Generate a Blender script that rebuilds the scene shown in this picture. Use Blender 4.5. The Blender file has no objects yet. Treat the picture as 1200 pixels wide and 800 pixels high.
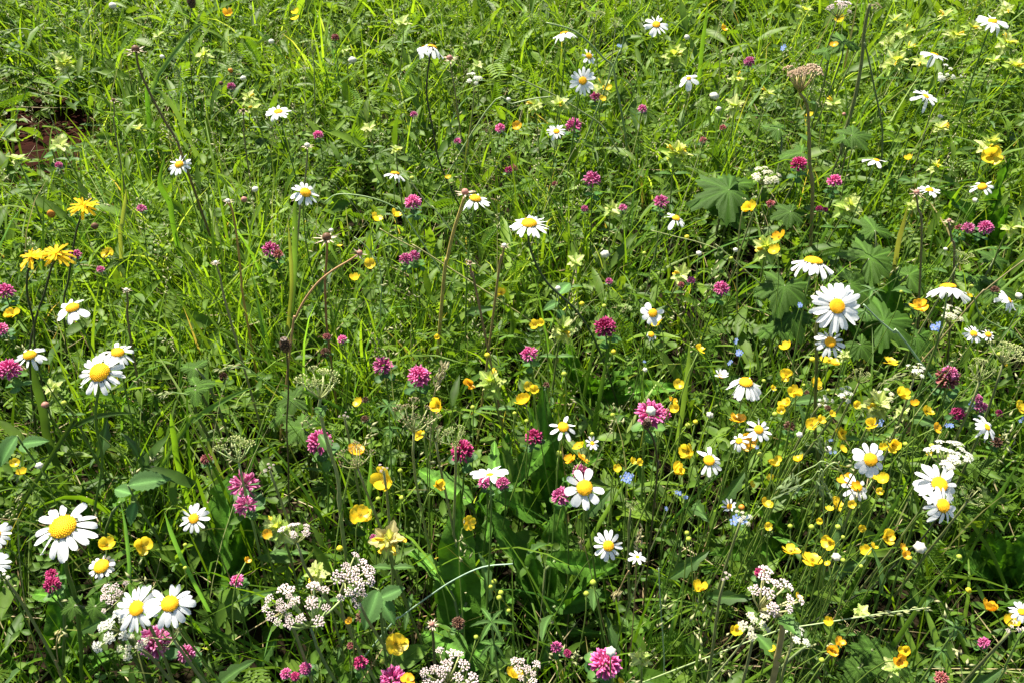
import bpy, math, random
import numpy as np
from mathutils import Vector, Matrix

random.seed(7)
rng = np.random.default_rng(11)
SC = bpy.context.scene
COL = SC.collection
R = math.radians

# ------------------------------------------------------------------ camera, sky, sun, exposure
CAM_H, PITCH, FPX = 0.80, 38.0, 942.0          # camera height, degrees down, focal length in photo pixels (1200 wide)
cam_d = bpy.data.cameras.new('camera')
cam_d.sensor_fit = 'HORIZONTAL'; cam_d.sensor_width = 36.0
cam_d.lens = 36.0 * FPX / 1200.0
cam_d.clip_start = 0.01; cam_d.clip_end = 400.0
cam = bpy.data.objects.new('camera', cam_d); COL.objects.link(cam)
cam.location = (0, 0, CAM_H); cam.rotation_euler = (R(90 - PITCH), 0, 0)
SC.camera = cam

SUN = Vector((-0.30, 0.42, 0.90)).normalized()
world = bpy.data.worlds.new('World'); SC.world = world; world.use_nodes = True
wn = world.node_tree.nodes; wl = world.node_tree.links
sky = wn.new('ShaderNodeTexSky'); sky.sky_type = 'NISHITA'; sky.sun_disc = False
sky.sun_elevation = math.asin(SUN.z); sky.sun_rotation = math.atan2(SUN.x, SUN.y)
bg = wn['Background']; bg.inputs['Strength'].default_value = 0.06
wl.new(sky.outputs[0], bg.inputs['Color'])
sl = bpy.data.lights.new('sun', 'SUN'); sl.energy = 4.8; sl.angle = R(1.0); sl.color = (1.0, 0.94, 0.81)
so = bpy.data.objects.new('sun', sl); COL.objects.link(so)
so.rotation_euler = SUN.to_track_quat('Z', 'Y').to_euler()
SC.view_settings.view_transform = 'Standard'; SC.view_settings.look = 'None'
SC.view_settings.exposure = 1.5; SC.view_settings.gamma = 1.0
SC.view_settings.use_curve_mapping = False
SC.cycles.max_bounces = 6; SC.cycles.diffuse_bounces = 2; SC.cycles.transmission_bounces = 3

# ------------------------------------------------------------------ picture <-> place
sP, cP = math.sin(R(PITCH)), math.cos(R(PITCH))
def ray(x, y):
    u = (x - 600) / FPX; v = (y - 400) / FPX
    return Vector((u, cP - v * sP, -sP - v * cP))
def at_h(x, y, h):                     # the point seen at x, y that is h above the ground
    d = ray(x, y); t = (h - CAM_H) / d.z
    return Vector((0, 0, CAM_H)) + d * t
def at_Y(x, y, Y):                     # the point seen at x, y on the upright plane world y = Y
    d = ray(x, y); t = Y / d.y
    p = Vector((0, 0, CAM_H)) + d * t
    return p
def depth(p): return p.y * cP + (CAM_H - p.z) * sP
def proj_np(P):
    X = P[..., 0]; Yv = P[..., 1]; Z = P[..., 2] - CAM_H
    d = Yv * cP - Z * sP
    up = Yv * sP + Z * cP
    dd = np.maximum(d, 0.02)
    return 600 + FPX * X / dd, 400 - FPX * up / dd, d
def ground_z(x, y):
    return 0.012 * np.sin(x * 5.1 + 1) * np.cos(y * 4.3) + 0.008 * np.sin(x * 11 + y * 7)

# ------------------------------------------------------------------ materials
def new_mat(name):
    m = bpy.data.materials.new(name); m.use_nodes = True
    return m, m.node_tree.nodes, m.node_tree.links, m.node_tree.nodes['Principled BSDF']
def leaf_mat(name, rough=0.42, trans=0.35, col=None, var=0.25, scale=60, spec=0.5, warm=(1.15, 1.2, 0.55), bump=0.0, randomize=0.12):
    """plant tissue: the colour comes from the attribute Col (one tint per plant piece) or is given; light passes through"""
    m, n, l, p = new_mat(name)
    if col is None:
        a = n.new('ShaderNodeAttribute'); a.attribute_name = 'Col'; src = a.outputs['Color']
    else:
        a = n.new('ShaderNodeRGB'); a.outputs[0].default_value = (*col, 1); src = a.outputs[0]
    geo = n.new('ShaderNodeTexCoord')
    nz = n.new('ShaderNodeTexNoise'); nz.inputs['Scale'].default_value = scale; nz.inputs['Detail'].default_value = 3
    l.new(geo.outputs['Object'], nz.inputs['Vector'])
    mr = n.new('ShaderNodeMapRange'); mr.inputs['From Min'].default_value = 0.3; mr.inputs['From Max'].default_value = 0.7
    mr.inputs['To Min'].default_value = 1 - var; mr.inputs['To Max'].default_value = 1 + var
    l.new(nz.outputs['Fac'], mr.inputs['Value'])
    oi = n.new('ShaderNodeObjectInfo')
    mr2 = n.new('ShaderNodeMapRange'); mr2.inputs['To Min'].default_value = 1 - randomize; mr2.inputs['To Max'].default_value = 1 + randomize
    l.new(oi.outputs['Random'], mr2.inputs['Value'])
    mm = n.new('ShaderNodeMath'); mm.operation = 'MULTIPLY'
    l.new(mr.outputs[0], mm.inputs[0]); l.new(mr2.outputs[0], mm.inputs[1])
    vm = n.new('ShaderNodeVectorMath'); vm.operation = 'SCALE'
    l.new(src, vm.inputs[0]); l.new(mm.outputs[0], vm.inputs['Scale'])
    l.new(vm.outputs[0], p.inputs['Base Color'])
    p.inputs['Roughness'].default_value = rough
    p.inputs['Specular IOR Level'].default_value = spec
    if bump:
        b = n.new('ShaderNodeBump'); b.inputs['Strength'].default_value = bump; b.inputs['Distance'].default_value = 0.001
        n2 = n.new('ShaderNodeTexNoise'); n2.inputs['Scale'].default_value = scale * 4
        l.new(geo.outputs['Object'], n2.inputs['Vector'])
        l.new(n2.outputs['Fac'], b.inputs['Height']); l.new(b.outputs[0], p.inputs['Normal'])
    if trans > 0:
        tr = n.new('ShaderNodeBsdfTranslucent')
        w = n.new('ShaderNodeVectorMath'); w.operation = 'MULTIPLY'; w.inputs[1].default_value = warm
        l.new(vm.outputs[0], w.inputs[0]); l.new(w.outputs[0], tr.inputs['Color'])
        mx = n.new('ShaderNodeMixShader'); mx.inputs[0].default_value = trans
        l.new(p.outputs[0], mx.inputs[1]); l.new(tr.outputs[0], mx.inputs[2])
        l.new(mx.outputs[0], n['Material Output'].inputs['Surface'])
    return m
M = {}
M['grass'] = leaf_mat('grass_tissue', 0.5, 0.5, warm=(1.45, 1.35, 0.4), scale=25, spec=0.22)
M['leaf'] = leaf_mat('leaf_tissue', 0.5, 0.42, warm=(1.5, 1.45, 0.4), scale=70, spec=0.22)
M['straw'] = leaf_mat('dry_straw', 0.6, 0.25, warm=(1.1, 1.05, 0.8))
M['stem'] = leaf_mat('green_stem', 0.5, 0.0, var=0.2, scale=120)
M['petal_white'] = leaf_mat('white_petal', 0.55, 0.38, col=(0.90, 0.90, 0.90), var=0.04, warm=(1, 1, 1), spec=0.25, scale=90, bump=0.3, randomize=0.03)
M['disc'] = leaf_mat('daisy_disc', 0.7, 0.0, col=(0.95, 0.50, 0.015), var=0.22, scale=700, spec=0.2, randomize=0.08)
M['clover'] = leaf_mat('clover_floret', 0.5, 0.30, var=0.15, warm=(1.1, .9, 1.1), scale=300, spec=0.3, randomize=0.22)
M['butter'] = leaf_mat('buttercup_petal', 0.4, 0.55, col=(0.96, 0.70, 0.03), var=0.08, warm=(1, 1, 1), scale=150, spec=0.5, randomize=0.08)
M['butter_orange'] = leaf_mat('orange_yellow_petal', 0.4, 0.5, col=(0.96, 0.53, 0.02), var=0.08, warm=(1, 1, 1), scale=150, randomize=0.08)
M['bits'] = leaf_mat('floret_tissue', 0.5, 0.25, var=0.10, warm=(1, 1, 1), scale=300, spec=0.3, randomize=0.05)
M['broad'] = leaf_mat('broad_leaf', 0.5, 0.24, var=0.18, scale=45, warm=(1.4, 1.5, 0.4), bump=0.5, spec=0.15)

def soil_mat():
    m, n, l, p = new_mat('soil')
    tc = n.new('ShaderNodeTexCoord')
    a = n.new('ShaderNodeTexNoise'); a.inputs['Scale'].default_value = 22; a.inputs['Detail'].default_value = 9
    l.new(tc.outputs['Object'], a.inputs['Vector'])
    cr = n.new('ShaderNodeValToRGB')
    cr.color_ramp.elements[0].position = 0.3; cr.color_ramp.elements[0].color = (0.014, 0.0035, 0.002, 1)
    cr.color_ramp.elements[1].position = 0.75; cr.color_ramp.elements[1].color = (0.030, 0.0075, 0.0045, 1)
    l.new(a.outputs['Fac'], cr.inputs[0])
    # the bare patch is red earth, the rest of the meadow dark humus
    hum = n.new('ShaderNodeValToRGB')
    hum.color_ramp.elements[0].position = 0.3; hum.color_ramp.elements[0].color = (0.006, 0.005, 0.003, 1)
    hum.color_ramp.elements[1].position = 0.75; hum.color_ramp.elements[1].color = (0.026, 0.019, 0.010, 1)
    l.new(a.outputs['Fac'], hum.inputs[0])
    pt = at_h(60, 155, 0); ds = n.new('ShaderNodeVectorMath'); ds.operation = 'DISTANCE'; ds.inputs[1].default_value = tuple(pt)
    l.new(tc.outputs['Object'], ds.inputs[0])
    rm = n.new('ShaderNodeMapRange'); rm.inputs['From Min'].default_value = 0.25; rm.inputs['From Max'].default_value = 0.6
    l.new(ds.outputs['Value'], rm.inputs['Value'])
    rx = n.new('ShaderNodeMix'); rx.data_type = 'RGBA'
    l.new(rm.outputs[0], rx.inputs['Factor']); l.new(cr.outputs[0], rx.inputs['A']); l.new(hum.outputs[0], rx.inputs['B'])
    # beyond the plants that are built, the meadow goes on as green turf
    sx = n.new('ShaderNodeVectorMath'); sx.operation = 'LENGTH'; l.new(tc.outputs['Object'], sx.inputs[0])
    mr = n.new('ShaderNodeMapRange'); mr.inputs['From Min'].default_value = 4.0; mr.inputs['From Max'].default_value = 5.5
    l.new(sx.outputs['Value'], mr.inputs['Value'])
    g = n.new('ShaderNodeTexNoise'); g.inputs['Scale'].default_value = 9; g.inputs['Detail'].default_value = 10
    l.new(tc.outputs['Object'], g.inputs['Vector'])
    gr = n.new('ShaderNodeValToRGB')
    gr.color_ramp.elements[0].position = 0.35; gr.color_ramp.elements[0].color = (0.015, 0.035, 0.006, 1)
    gr.color_ramp.elements[1].position = 0.7; gr.color_ramp.elements[1].color = (0.07, 0.13, 0.02, 1)
    l.new(g.outputs['Fac'], gr.inputs[0])
    mx = n.new('ShaderNodeMix'); mx.data_type = 'RGBA'
    l.new(mr.outputs[0], mx.inputs['Factor']); l.new(rx.outputs['Result'], mx.inputs['A']); l.new(gr.outputs[0], mx.inputs['B'])
    l.new(mx.outputs['Result'], p.inputs['Base Color']); p.inputs['Roughness'].default_value = 0.95; p.inputs['Specular IOR Level'].default_value = 0.05
    b = n.new('ShaderNodeBump'); b.inputs['Strength'].default_value = 0.8; b.inputs['Distance'].default_value = 0.01
    n2 = n.new('ShaderNodeTexNoise'); n2.inputs['Scale'].default_value = 90; n2.inputs['Detail'].default_value = 6
    l.new(tc.outputs['Object'], n2.inputs['Vector'])
    l.new(n2.outputs['Fac'], b.inputs['Height']); l.new(b.outputs[0], p.inputs['Normal'])
    return m
M['soil'] = soil_mat()

# ------------------------------------------------------------------ mesh building
class MB:
    """collects vertices, faces and one tint per vertex, then links them as ONE mesh"""
    def __init__(s): s.v = []; s.f = []; s.c = []; s.n = 0
    def add(s, V, F, c):
        V = np.asarray(V, float).reshape(-1, 3); k = len(V)
        C = np.empty((k, 3)); C[:] = c
        s.v.append(V); s.c.append(C)
        for f in F: s.f.append(tuple(i + s.n for i in f))
        s.n += k
    def mesh(s, name, mat, smooth=True):
        me = bpy.data.meshes.new(name)
        V = np.concatenate(s.v)
        me.from_pydata(V.tolist(), [], s.f)
        a = me.color_attributes.new('Col', 'FLOAT_COLOR', 'POINT')
        C = np.ones((len(V), 4), np.float32); C[:, :3] = np.concatenate(s.c)
        a.data.foreach_set('color', C.ravel())
        me.materials.append(mat)
        if smooth: me.polygons.foreach_set('use_smooth', [True] * len(me.polygons))
        me.update()
        return me
def link(name, me, parent=None, mat4=None):
    o = bpy.data.objects.new(name, me); COL.objects.link(o)
    if parent is not None: o.parent = parent
    if mat4 is not None: o.matrix_basis = mat4
    return o
def thing(name, loc):
    o = bpy.data.objects.new(name, None); COL.objects.link(o); o.location = loc
    o.empty_display_size = 0.02
    return o
def tube(mb, pts, radii, col, sides=5):
    pts = [Vector(p) for p in pts]; V = []; F = []
    up = Vector((0.3, 1, 0.1)).normalized()
    for i, p in enumerate(pts):
        t = (pts[min(i + 1, len(pts) - 1)] - pts[max(i - 1, 0)]).normalized()
        a = t.cross(up)
        if a.length < 1e-4: a = t.cross(Vector((1, 0, 0)))
        a.normalize(); b = t.cross(a)
        r = radii[i] if hasattr(radii, '__len__') else radii
        for k in range(sides):
            th = 2 * math.pi * k / sides
            V.append(p + a * (math.cos(th) * r) + b * (math.sin(th) * r))
    for i in range(len(pts) - 1):
        for k in range(sides):
            k2 = (k + 1) % sides
            F.append((i * sides + k, i * sides + k2, (i + 1) * sides + k2, (i + 1) * sides + k))
    F.append(tuple(range(sides))[::-1]); F.append(tuple((len(pts) - 1) * sides + k for k in range(sides)))
    mb.add([tuple(v) for v in V], F, col)
def hermite(p0, t0, p1, t1, n=9):
    out = []
    for i in range(n):
        s = i / (n - 1); s2 = s * s; s3 = s2 * s
        out.append(p0 * (2 * s3 - 3 * s2 + 1) + t0 * (s3 - 2 * s2 + s) + p1 * (-2 * s3 + 3 * s2) + t1 * (s3 - s2))
    return out
def smooth_path(pts, n=6):
    """Catmull-Rom through pts"""
    P = [pts[0] * 2 - pts[1]] + list(pts) + [pts[-1] * 2 - pts[-2]]; out = []
    for i in range(1, len(P) - 2):
        for k in range(n):
            t = k / n
            a, b, c, d = P[i - 1], P[i], P[i + 1], P[i + 2]
            out.append(0.5 * ((2 * b) + (c - a) * t + (2 * a - 5 * b + 4 * c - d) * t * t + (3 * b - a - 3 * c + d) * t ** 3))
    out.append(P[-2]); return out
def frame(n, spin=0.0):
    n = Vector(n).normalized()
    return (n.to_track_quat('Z', 'Y').to_matrix() @ Matrix.Rotation(spin, 3, 'Z'))
def m4(R3, loc, s=1.0):
    if not hasattr(s, '__len__'): s = (s, s, s)
    return Matrix.Translation(loc) @ R3.to_4x4() @ Matrix.Diagonal((*s, 1))
def to_ground(pp):
    """carry a path on in its own direction until it meets the soil"""
    pp = [p for i, p in enumerate(pp) if i == 0 or p.z > .015]
    a, b = (pp[-2], pp[-1]) if len(pp) > 1 else (pp[0] + Vector((0, 0, .05)), pp[0])
    d = b - a; d.y = 0
    if d.z > -.35 * abs(d.x): d = Vector((d.x, 0, -max(1e-4, 1.2 * abs(d.x))))
    d *= b.z / -d.z if d.z else 0
    e = b + Vector((d.x * .7, .01, 0)); e.z = float(ground_z(e.x, e.y))
    return pp, Vector((e.x, e.y, e.z))
def jit(c, a=0.12):
    k = 1 + random.uniform(-a, a); return (c[0] * k, c[1] * k, c[2] * k)

# tints (base colours of the plants themselves)
G_STEM = (0.085, 0.16, 0.02); G_DARK = (0.035, 0.055, 0.018); G_PALE = (0.24, 0.31, 0.10); G_BROWN = (0.16, 0.085, 0.04); G_TAN = (0.33, 0.23, 0.10)
G_OLIVE = (0.13, 0.14, 0.035); G_PINKTAN = (0.30, 0.16, 0.09)

# ------------------------------------------------------------------ flower and leaf pieces (shared meshes)
def blade_grid(rows, across, zfun, notch=0.0):
    """rows: (x, half width) -> grid of a leaf or petal lying along +X"""
    V = []; F = []; m = across
    for i, (x, hw) in enumerate(rows):
        for j in range(m):
            t = -1 + 2 * j / (m - 1)
            xx = x - (notch * (abs(t) ** 2) if i == len(rows) - 1 else 0) 
            V.append((xx, hw * t, zfun(x, t)))
    for i in range(len(rows) - 1):
        for j in range(m - 1):
            a = i * m + j; F.append((a, a + 1, a + m + 1, a + m))
    return V, F
def petal_mesh(k, wid, curve, twist=0.0, col=(1, 1, 1), mat='petal_white'):
    rows = [(0, .32), (.12, .55), (.35, .88), (.6, 1.0), (.8, .92), (.93, .66), (1.0, .34)]
    rows = [(x, h * wid / 2) for x, h in rows]
    z = lambda x, t: -curve * x * x + 0.035 * (abs(t) < .6) * (1 - abs(t)) * (x > .05) + 0.02 * (t * t) + twist * x * t * wid
    V, F = blade_grid(rows, 5, z)
    V = [(x + (-.05 * (abs(t) > .9) - .03 * (abs(t) < .1)) * (i // 5 == 6), y, zz) for i, ((x, y, zz), t) in enumerate(zip(V, [-1, -.5, 0, .5, 1] * 7))]
    mb = MB(); mb.add(V, F, col); return mb.mesh('petal', M[mat])
PETALS = [petal_mesh(k, w, c, t) for k, (w, c, t) in enumerate([(.30, .10, 0), (.34, .22, .3), (.27, .02, -.3), (.31, .30, -.15), (.25, .16, .5)])]
PETALS_WIDE = [petal_mesh(k, w, c, t) for k, (w, c, t) in enumerate([(.44, .12, 0), (.48, .2, .15), (.40, .05, -.2)])]

def disc_mesh(dome):
    mb = MB(); V = []; F = []; nr, ns = 6, 20
    for i in range(nr):
        a = (i / nr) * math.pi / 2 * 1.05
        for k in range(ns):
            th = 2 * math.pi * k / ns
            V.append((math.cos(a) * math.cos(th), math.cos(a) * math.sin(th), dome * math.sin(a)))
    V.append((0, 0, dome))
    for i in range(nr - 1):
        for k in range(ns):
            k2 = (k + 1) % ns; F.append((i * ns + k, i * ns + k2, (i + 1) * ns + k2, (i + 1) * ns + k))
    for k in range(ns): F.append(((nr - 1) * ns + k, (nr - 1) * ns + (k + 1) % ns, nr * ns))
    mb.add(V, F, (1, 1, 1))
    N = 150                                    # the tiny florets stand proud in spirals
    for i in range(N):
        r = math.sqrt((i + .5) / N) * 1.0; th = i * 2.39996
        z = dome * math.sqrt(max(0, 1 - r * r)) ; c = Vector((r * math.cos(th), r * math.sin(th), z))
        nrm = Vector((c.x * dome, c.y * dome, max(z, .05) / dome + .15)).normalized(); f = frame(nrm, th); s = .055
        P = [c + f @ Vector((s, 0, 0)), c + f @ Vector((0, s, 0)), c + f @ Vector((-s, 0, 0)), c + f @ Vector((0, -s, 0)), c + nrm * (.09 if i > 30 else .05)]
        mb.add([tuple(p) for p in P], [(0, 1, 4), (1, 2, 4), (2, 3, 4), (3, 0, 4)], (1, 1, 1))
    return mb.mesh('disc', M['disc'], smooth=False)
DISCS = [disc_mesh(.35), disc_mesh(.55)]
def calyx_mesh(col):
    mb = MB(); V = []; F = []; prof = [(.15, -.32), (.55, -.28), (.92, -.12), (1.0, .0)]; ns = 14
    for r, z in prof:
        for k in range(ns):
            th = 2 * math.pi * k / ns; V.append((r * math.cos(th), r * math.sin(th), z))
    for i in range(3):
        for k in range(ns):
            k2 = (k + 1) % ns; F.append((i * ns + k, i * ns + k2, (i + 1) * ns + k2, (i + 1) * ns + k))
    F.append(tuple(range(ns))[::-1]); mb.add(V, F, col)
    for ring, (r, z) in enumerate([(.75, -.24), (1.0, -.05)]):       # overlapping bracts
        for k in range(14):
            th = 2 * math.pi * (k + .5 * ring) / 14; c, s = math.cos(th), math.sin(th)
            def P(rr, w, zz): return (rr * c - w * s, rr * s + w * c, zz)
            mb.add([P(r - .2, -.12, z - .06), P(r - .2, .12, z - .06), P(r + .10, .07, z + .07), P(r + .14, 0, z + .10), P(r + .10, -.07, z + .07)], [(0, 1, 2, 3, 4)], (col[0] * 1.4, col[1] * 1.3, col[2] * 1.2))
    return mb.mesh('calyx', M['stem'])
CALYX = calyx_mesh((.06, .085, .02)); CALYX_DARK = calyx_mesh((.05, .04, .018)); CALYX_TAN = calyx_mesh((.3, .2, .11))

def clover_head_mesh(seed, c0, c1, c2, loose=0.0, N=84):
    rd = random.Random(seed); mb = MB()
    V = [];
    for i in range(N):
        f = (i + .5) / N; pol = math.acos(1 - f * 1.72); th = i * 2.39996 + rd.uniform(-.1, .1)
        d = Vector((math.sin(pol) * math.cos(th), math.sin(pol) * math.sin(th), math.cos(pol)))
        d = (d + Vector((0, 0, .28)) + Vector([rd.uniform(-1, 1) * (.1 + loose) for _ in range(3)])).normalized()
        L = 1.0 + rd.uniform(-.14, .1) + loose * rd.uniform(-.4, .5); fr = frame(d, rd.uniform(0, 6))
        w = .07
        rows = [(.25, .035, c0), (.62, w * .8, c1), (.88, w * 1.35, c1), (L * 1.02, w * .35, c2)]
        pts = []; cs = []
        for z, r, c in rows:
            for k in range(4):
                a = math.pi / 2 * k; rr = r * (1.5 if k % 2 else .8)
                pts.append(tuple(fr @ Vector((rr * math.cos(a), rr * math.sin(a) , z)))); cs.append(c)
        F = []
        for q in range(3):
            for k in range(4): F.append((q * 4 + k, q * 4 + (k + 1) % 4, (q + 1) * 4 + (k + 1) % 4, (q + 1) * 4 + k))
        F.append((12, 13, 14, 15))
        k_ = rd.uniform(.75, 1.25); mb.add(pts, F, np.array(cs) * k_)
    return mb.mesh('flower_head', M['clover'], smooth=False)
MAG = ((.66, .30, .38), (.64, .10, .31), (.82, .28, .50)); PINK = ((.70, .35, .45), (.70, .14, .36), (.82, .36, .56))
DEEP = ((.45, .12, .18), (.44, .03, .14), (.60, .09, .26)); DUSTY = ((.42, .22, .14), (.40, .10, .10), (.55, .24, .22)); DEAD = ((.16, .10, .05), (.17, .08, .05), (.24, .14, .09))
CLOVER = {k: [clover_head_mesh(i, *c, loose=.06 + .08 * i) for i in range(3)] for k, c in dict(magenta=MAG, pink=PINK, deep=DEEP, dusty=DUSTY, brown=DEAD).items()}
CLOVER['loose'] = [clover_head_mesh(9, *PINK, loose=.35, N=60), clover_head_mesh(10, *PINK, loose=.3, N=50)]

def butter_petal(cup, col):
    rows = [(0, .12), (.2, .32), (.45, .47), (.72, .52), (.9, .42), (1.0, .2)]
    V, F = blade_grid(rows, 5, lambda x, t: cup * x * x + .13 * t * t * x)
    mb = MB(); mb.add(V, F, (1, 1, 1)); return mb.mesh('petal', M[col])
BPET = {(c, q): butter_petal(v, c) for c in ('butter', 'butter_orange') for q, v in enumerate((.15, .38, .65))}
def stamens(col=(.75, .55, .05)):
    mb = MB()
    for i in range(26):
        r = math.sqrt((i + .5) / 26); th = i * 2.4
        a = Vector((.35 * r * math.cos(th), .35 * r * math.sin(th), 0)); b = a * 1.9 + Vector((0, 0, .55 - .2 * r))
        tube(mb, [a * .6, b, b * 1.08], [.03, .03, .07], (col if r > .55 else (.35, .45, .06)), 3)
    return mb.mesh('stamens', M['bits'])
STAM = stamens()
def butter_head_small(q, c):
    mb = MB()
    rows = [(0, .14), (.45, .45), (.8, .5), (1.0, .2)]
    for k in range(5):
        V, F = blade_grid(rows, 3, lambda x, t: (.25, .5, .9)[q] * x * x + .12 * t * t * x)
        a = k * 2 * math.pi / 5 + random.uniform(-.12, .12); rot = Matrix.Rotation(a, 3, 'Z')
        mb.add([tuple(rot @ Vector(v)) for v in V], F, (1, 1, 1))
    return mb.mesh('flower_head', M[c])
BSMALL = {(c, q): butter_head_small(q, c) for c in ('butter', 'butter_orange') for q in range(3)}
def ball_mesh(name, prof, col, tipcol, ns=8, mat='bits', ribs=0.12):
    mb = MB(); V = []; C = []; F = []
    for i, (r, z) in enumerate(prof):
        for k in range(ns):
            th = 2 * math.pi * k / ns; rr = r * (1 + ribs * (k % 2)); V.append((rr * math.cos(th), rr * math.sin(th), z))
            f = i / (len(prof) - 1); C.append([a * (1 - f) + b * f for a, b in zip(col, tipcol)])
    for i in range(len(prof) - 1):
        for k in range(ns):
            k2 = (k + 1) % ns; F.append((i * ns + k, i * ns + k2, (i + 1) * ns + k2, (i + 1) * ns + k))
    F.append(tuple(range(ns))[::-1]); F.append(tuple((len(prof) - 1) * ns + k for k in range(ns)))
    mb.add(V, F, np.array(C)); return mb.mesh(name, M[mat])
OVAL = [(.25, -.9), (.75, -.6), (1, -.1), (.92, .35), (.6, .75), (.15, 1.0)]
BUD = {'green': ball_mesh('bud', OVAL, (.25, .36, .05), (.45, .52, .06)), 'yellow': ball_mesh('bud', OVAL, (.42, .45, .05), (.80, .66, .03)),
       'white': ball_mesh('bud', OVAL, (.62, .60, .42), (.80, .78, .70), 12, ribs=.3), 'orange': ball_mesh('bud', OVAL, (.10, .07, .03), (.8, .33, .03)),
       'brown': ball_mesh('bud', OVAL, (.09, .055, .03), (.2, .1, .05)), 'pink': ball_mesh('bud', OVAL, (.35, .22, .14), (.55, .25, .20))}

def sepals_mesh():
    mb = MB()
    for k in range(7):
        a = k * 2 * math.pi / 7; V, F = blade_grid([(0, .16), (.5, .3), (1, .03)], 3, lambda x, t: 0)
        out = [(math.sin((x * .75) * math.pi * .5) * 1.0, y, -1.0 + x * 1.05) for x, y, z in V]; rot = Matrix.Rotation(a, 3, 'Z'); mb.add([tuple(rot @ Vector(v)) for v in out], F, (.09, .15, .03))
    return mb.mesh('sepals', M['stem'])
SEPALS = sepals_mesh()
def serrate_leaf(n, wid, teeth, curve, fold, prof='ovate', name='leaf', mat='broad', col=(.06, .12, .03), ridge=0.02, midrib=None):
    """a leaf along +X of length 1; toothed edge, folded along the midrib, side veins raised"""
    V = []; F = []; C = []
    mid = midrib or tuple(min(1, a * 1.9) for a in col)
    for i in range(n + 1):
        x = i / n
        if prof == 'ovate': h = math.sin(math.pi * min(1, x ** .75)) ** .9
        elif prof == 'lance': h = math.sin(math.pi * x ** .85) ** .8
        else: h = (1 - x) ** .7 * min(1, x * 9 + .3)
        h = max(h, .03) * wid / 2; tt = 1 + (teeth * (i % 2) if 0 < i < n else 0)
        for t in (-1, -.5, -.06, .06, .5, 1):
            y = t * h * (tt if abs(t) == 1 else 1)
            z = fold * abs(y) - curve * x * x + ridge * wid * ((i % 2) * 1.0) * (abs(t) == .5) - .012 * (abs(t) < .1)
            V.append((x + (.03 * teeth * (abs(t) == 1)), y, z)); C.append(mid if abs(t) < .1 else col)
    for i in range(n):
        for j in range(5): a = i * 6 + j; F.append((a, a + 1, a + 7, a + 6))
    mb = MB(); mb.add(V, F, np.array(C)); return mb.mesh(name, M[mat])
RATTLE_C = (.42, .47, .15)
BRACTS = [serrate_leaf(8, .55, .55, .25, .3, 'tri', 'bract', 'leaf', c) for c in ((.36, .42, .12), (.46, .50, .20), (.26, .36, .08))]
BRACTS_CREAM = [serrate_leaf(8, .6, .5, .2, .3, 'tri', 'bract', 'leaf', c) for c in ((.42, .44, .15), (.48, .42, .20), (.33, .42, .12))]
def rattle_flower():
    mb = MB(); V, F = [], []
    prof = [(.10, 0), (.18, .3), (.2, .6), (.16, .85), (.04, 1.05)]
    for i, (r, z) in enumerate(prof):
        for k in range(6):
            th = math.pi / 3 * k; V.append((z, r * .6 * math.cos(th), r * 1.1 * math.sin(th) + .15 * z * z))
    for i in range(4):
        for k in range(6): F.append((i * 6 + k, i * 6 + (k + 1) % 6, (i + 1) * 6 + (k + 1) % 6, (i + 1) * 6 + k))
    mb.add(V, F, (.88, .62, .03))
    mb.add([(.55, -.08, -.1), (.55, .08, -.1), (.95, .16, -.28), (1.0, 0, -.3), (.95, -.16, -.28)], [(0, 1, 2, 3, 4)], (.88, .58, .03))
    return mb.mesh('flower', M['bits'])
RFLOWER = rattle_flower()
def leaflet_set(col=(.07, .16, .03)):
    """three clover leaflets, pale chevron in each"""
    mb = MB()
    for a in (-2.0, 0, 2.0):
        rows = [(.02, .04), (.3, .26), (.65, .40), (.92, .32), (1.0, .12)]
        V, F = blade_grid(rows, 5, lambda x, t: .25 * abs(t) * (.3) - .1 * x * x)
        rot = Matrix.Rotation(a, 3, 'Z')
        C = [tuple(c * (1.5 if 5 <= i < 15 and abs((i % 5) - 2) < 2 else 1) for c in col) for i in range(len(V))]
        mb.add([tuple(rot @ Vector(v)) for v in V], F, np.array(C))
    return mb.mesh('leaf', M['leaf'])
TRI = [leaflet_set((.06, .15, .03)), leaflet_set((.09, .19, .04)), leaflet_set((.05, .12, .035))]
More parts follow.
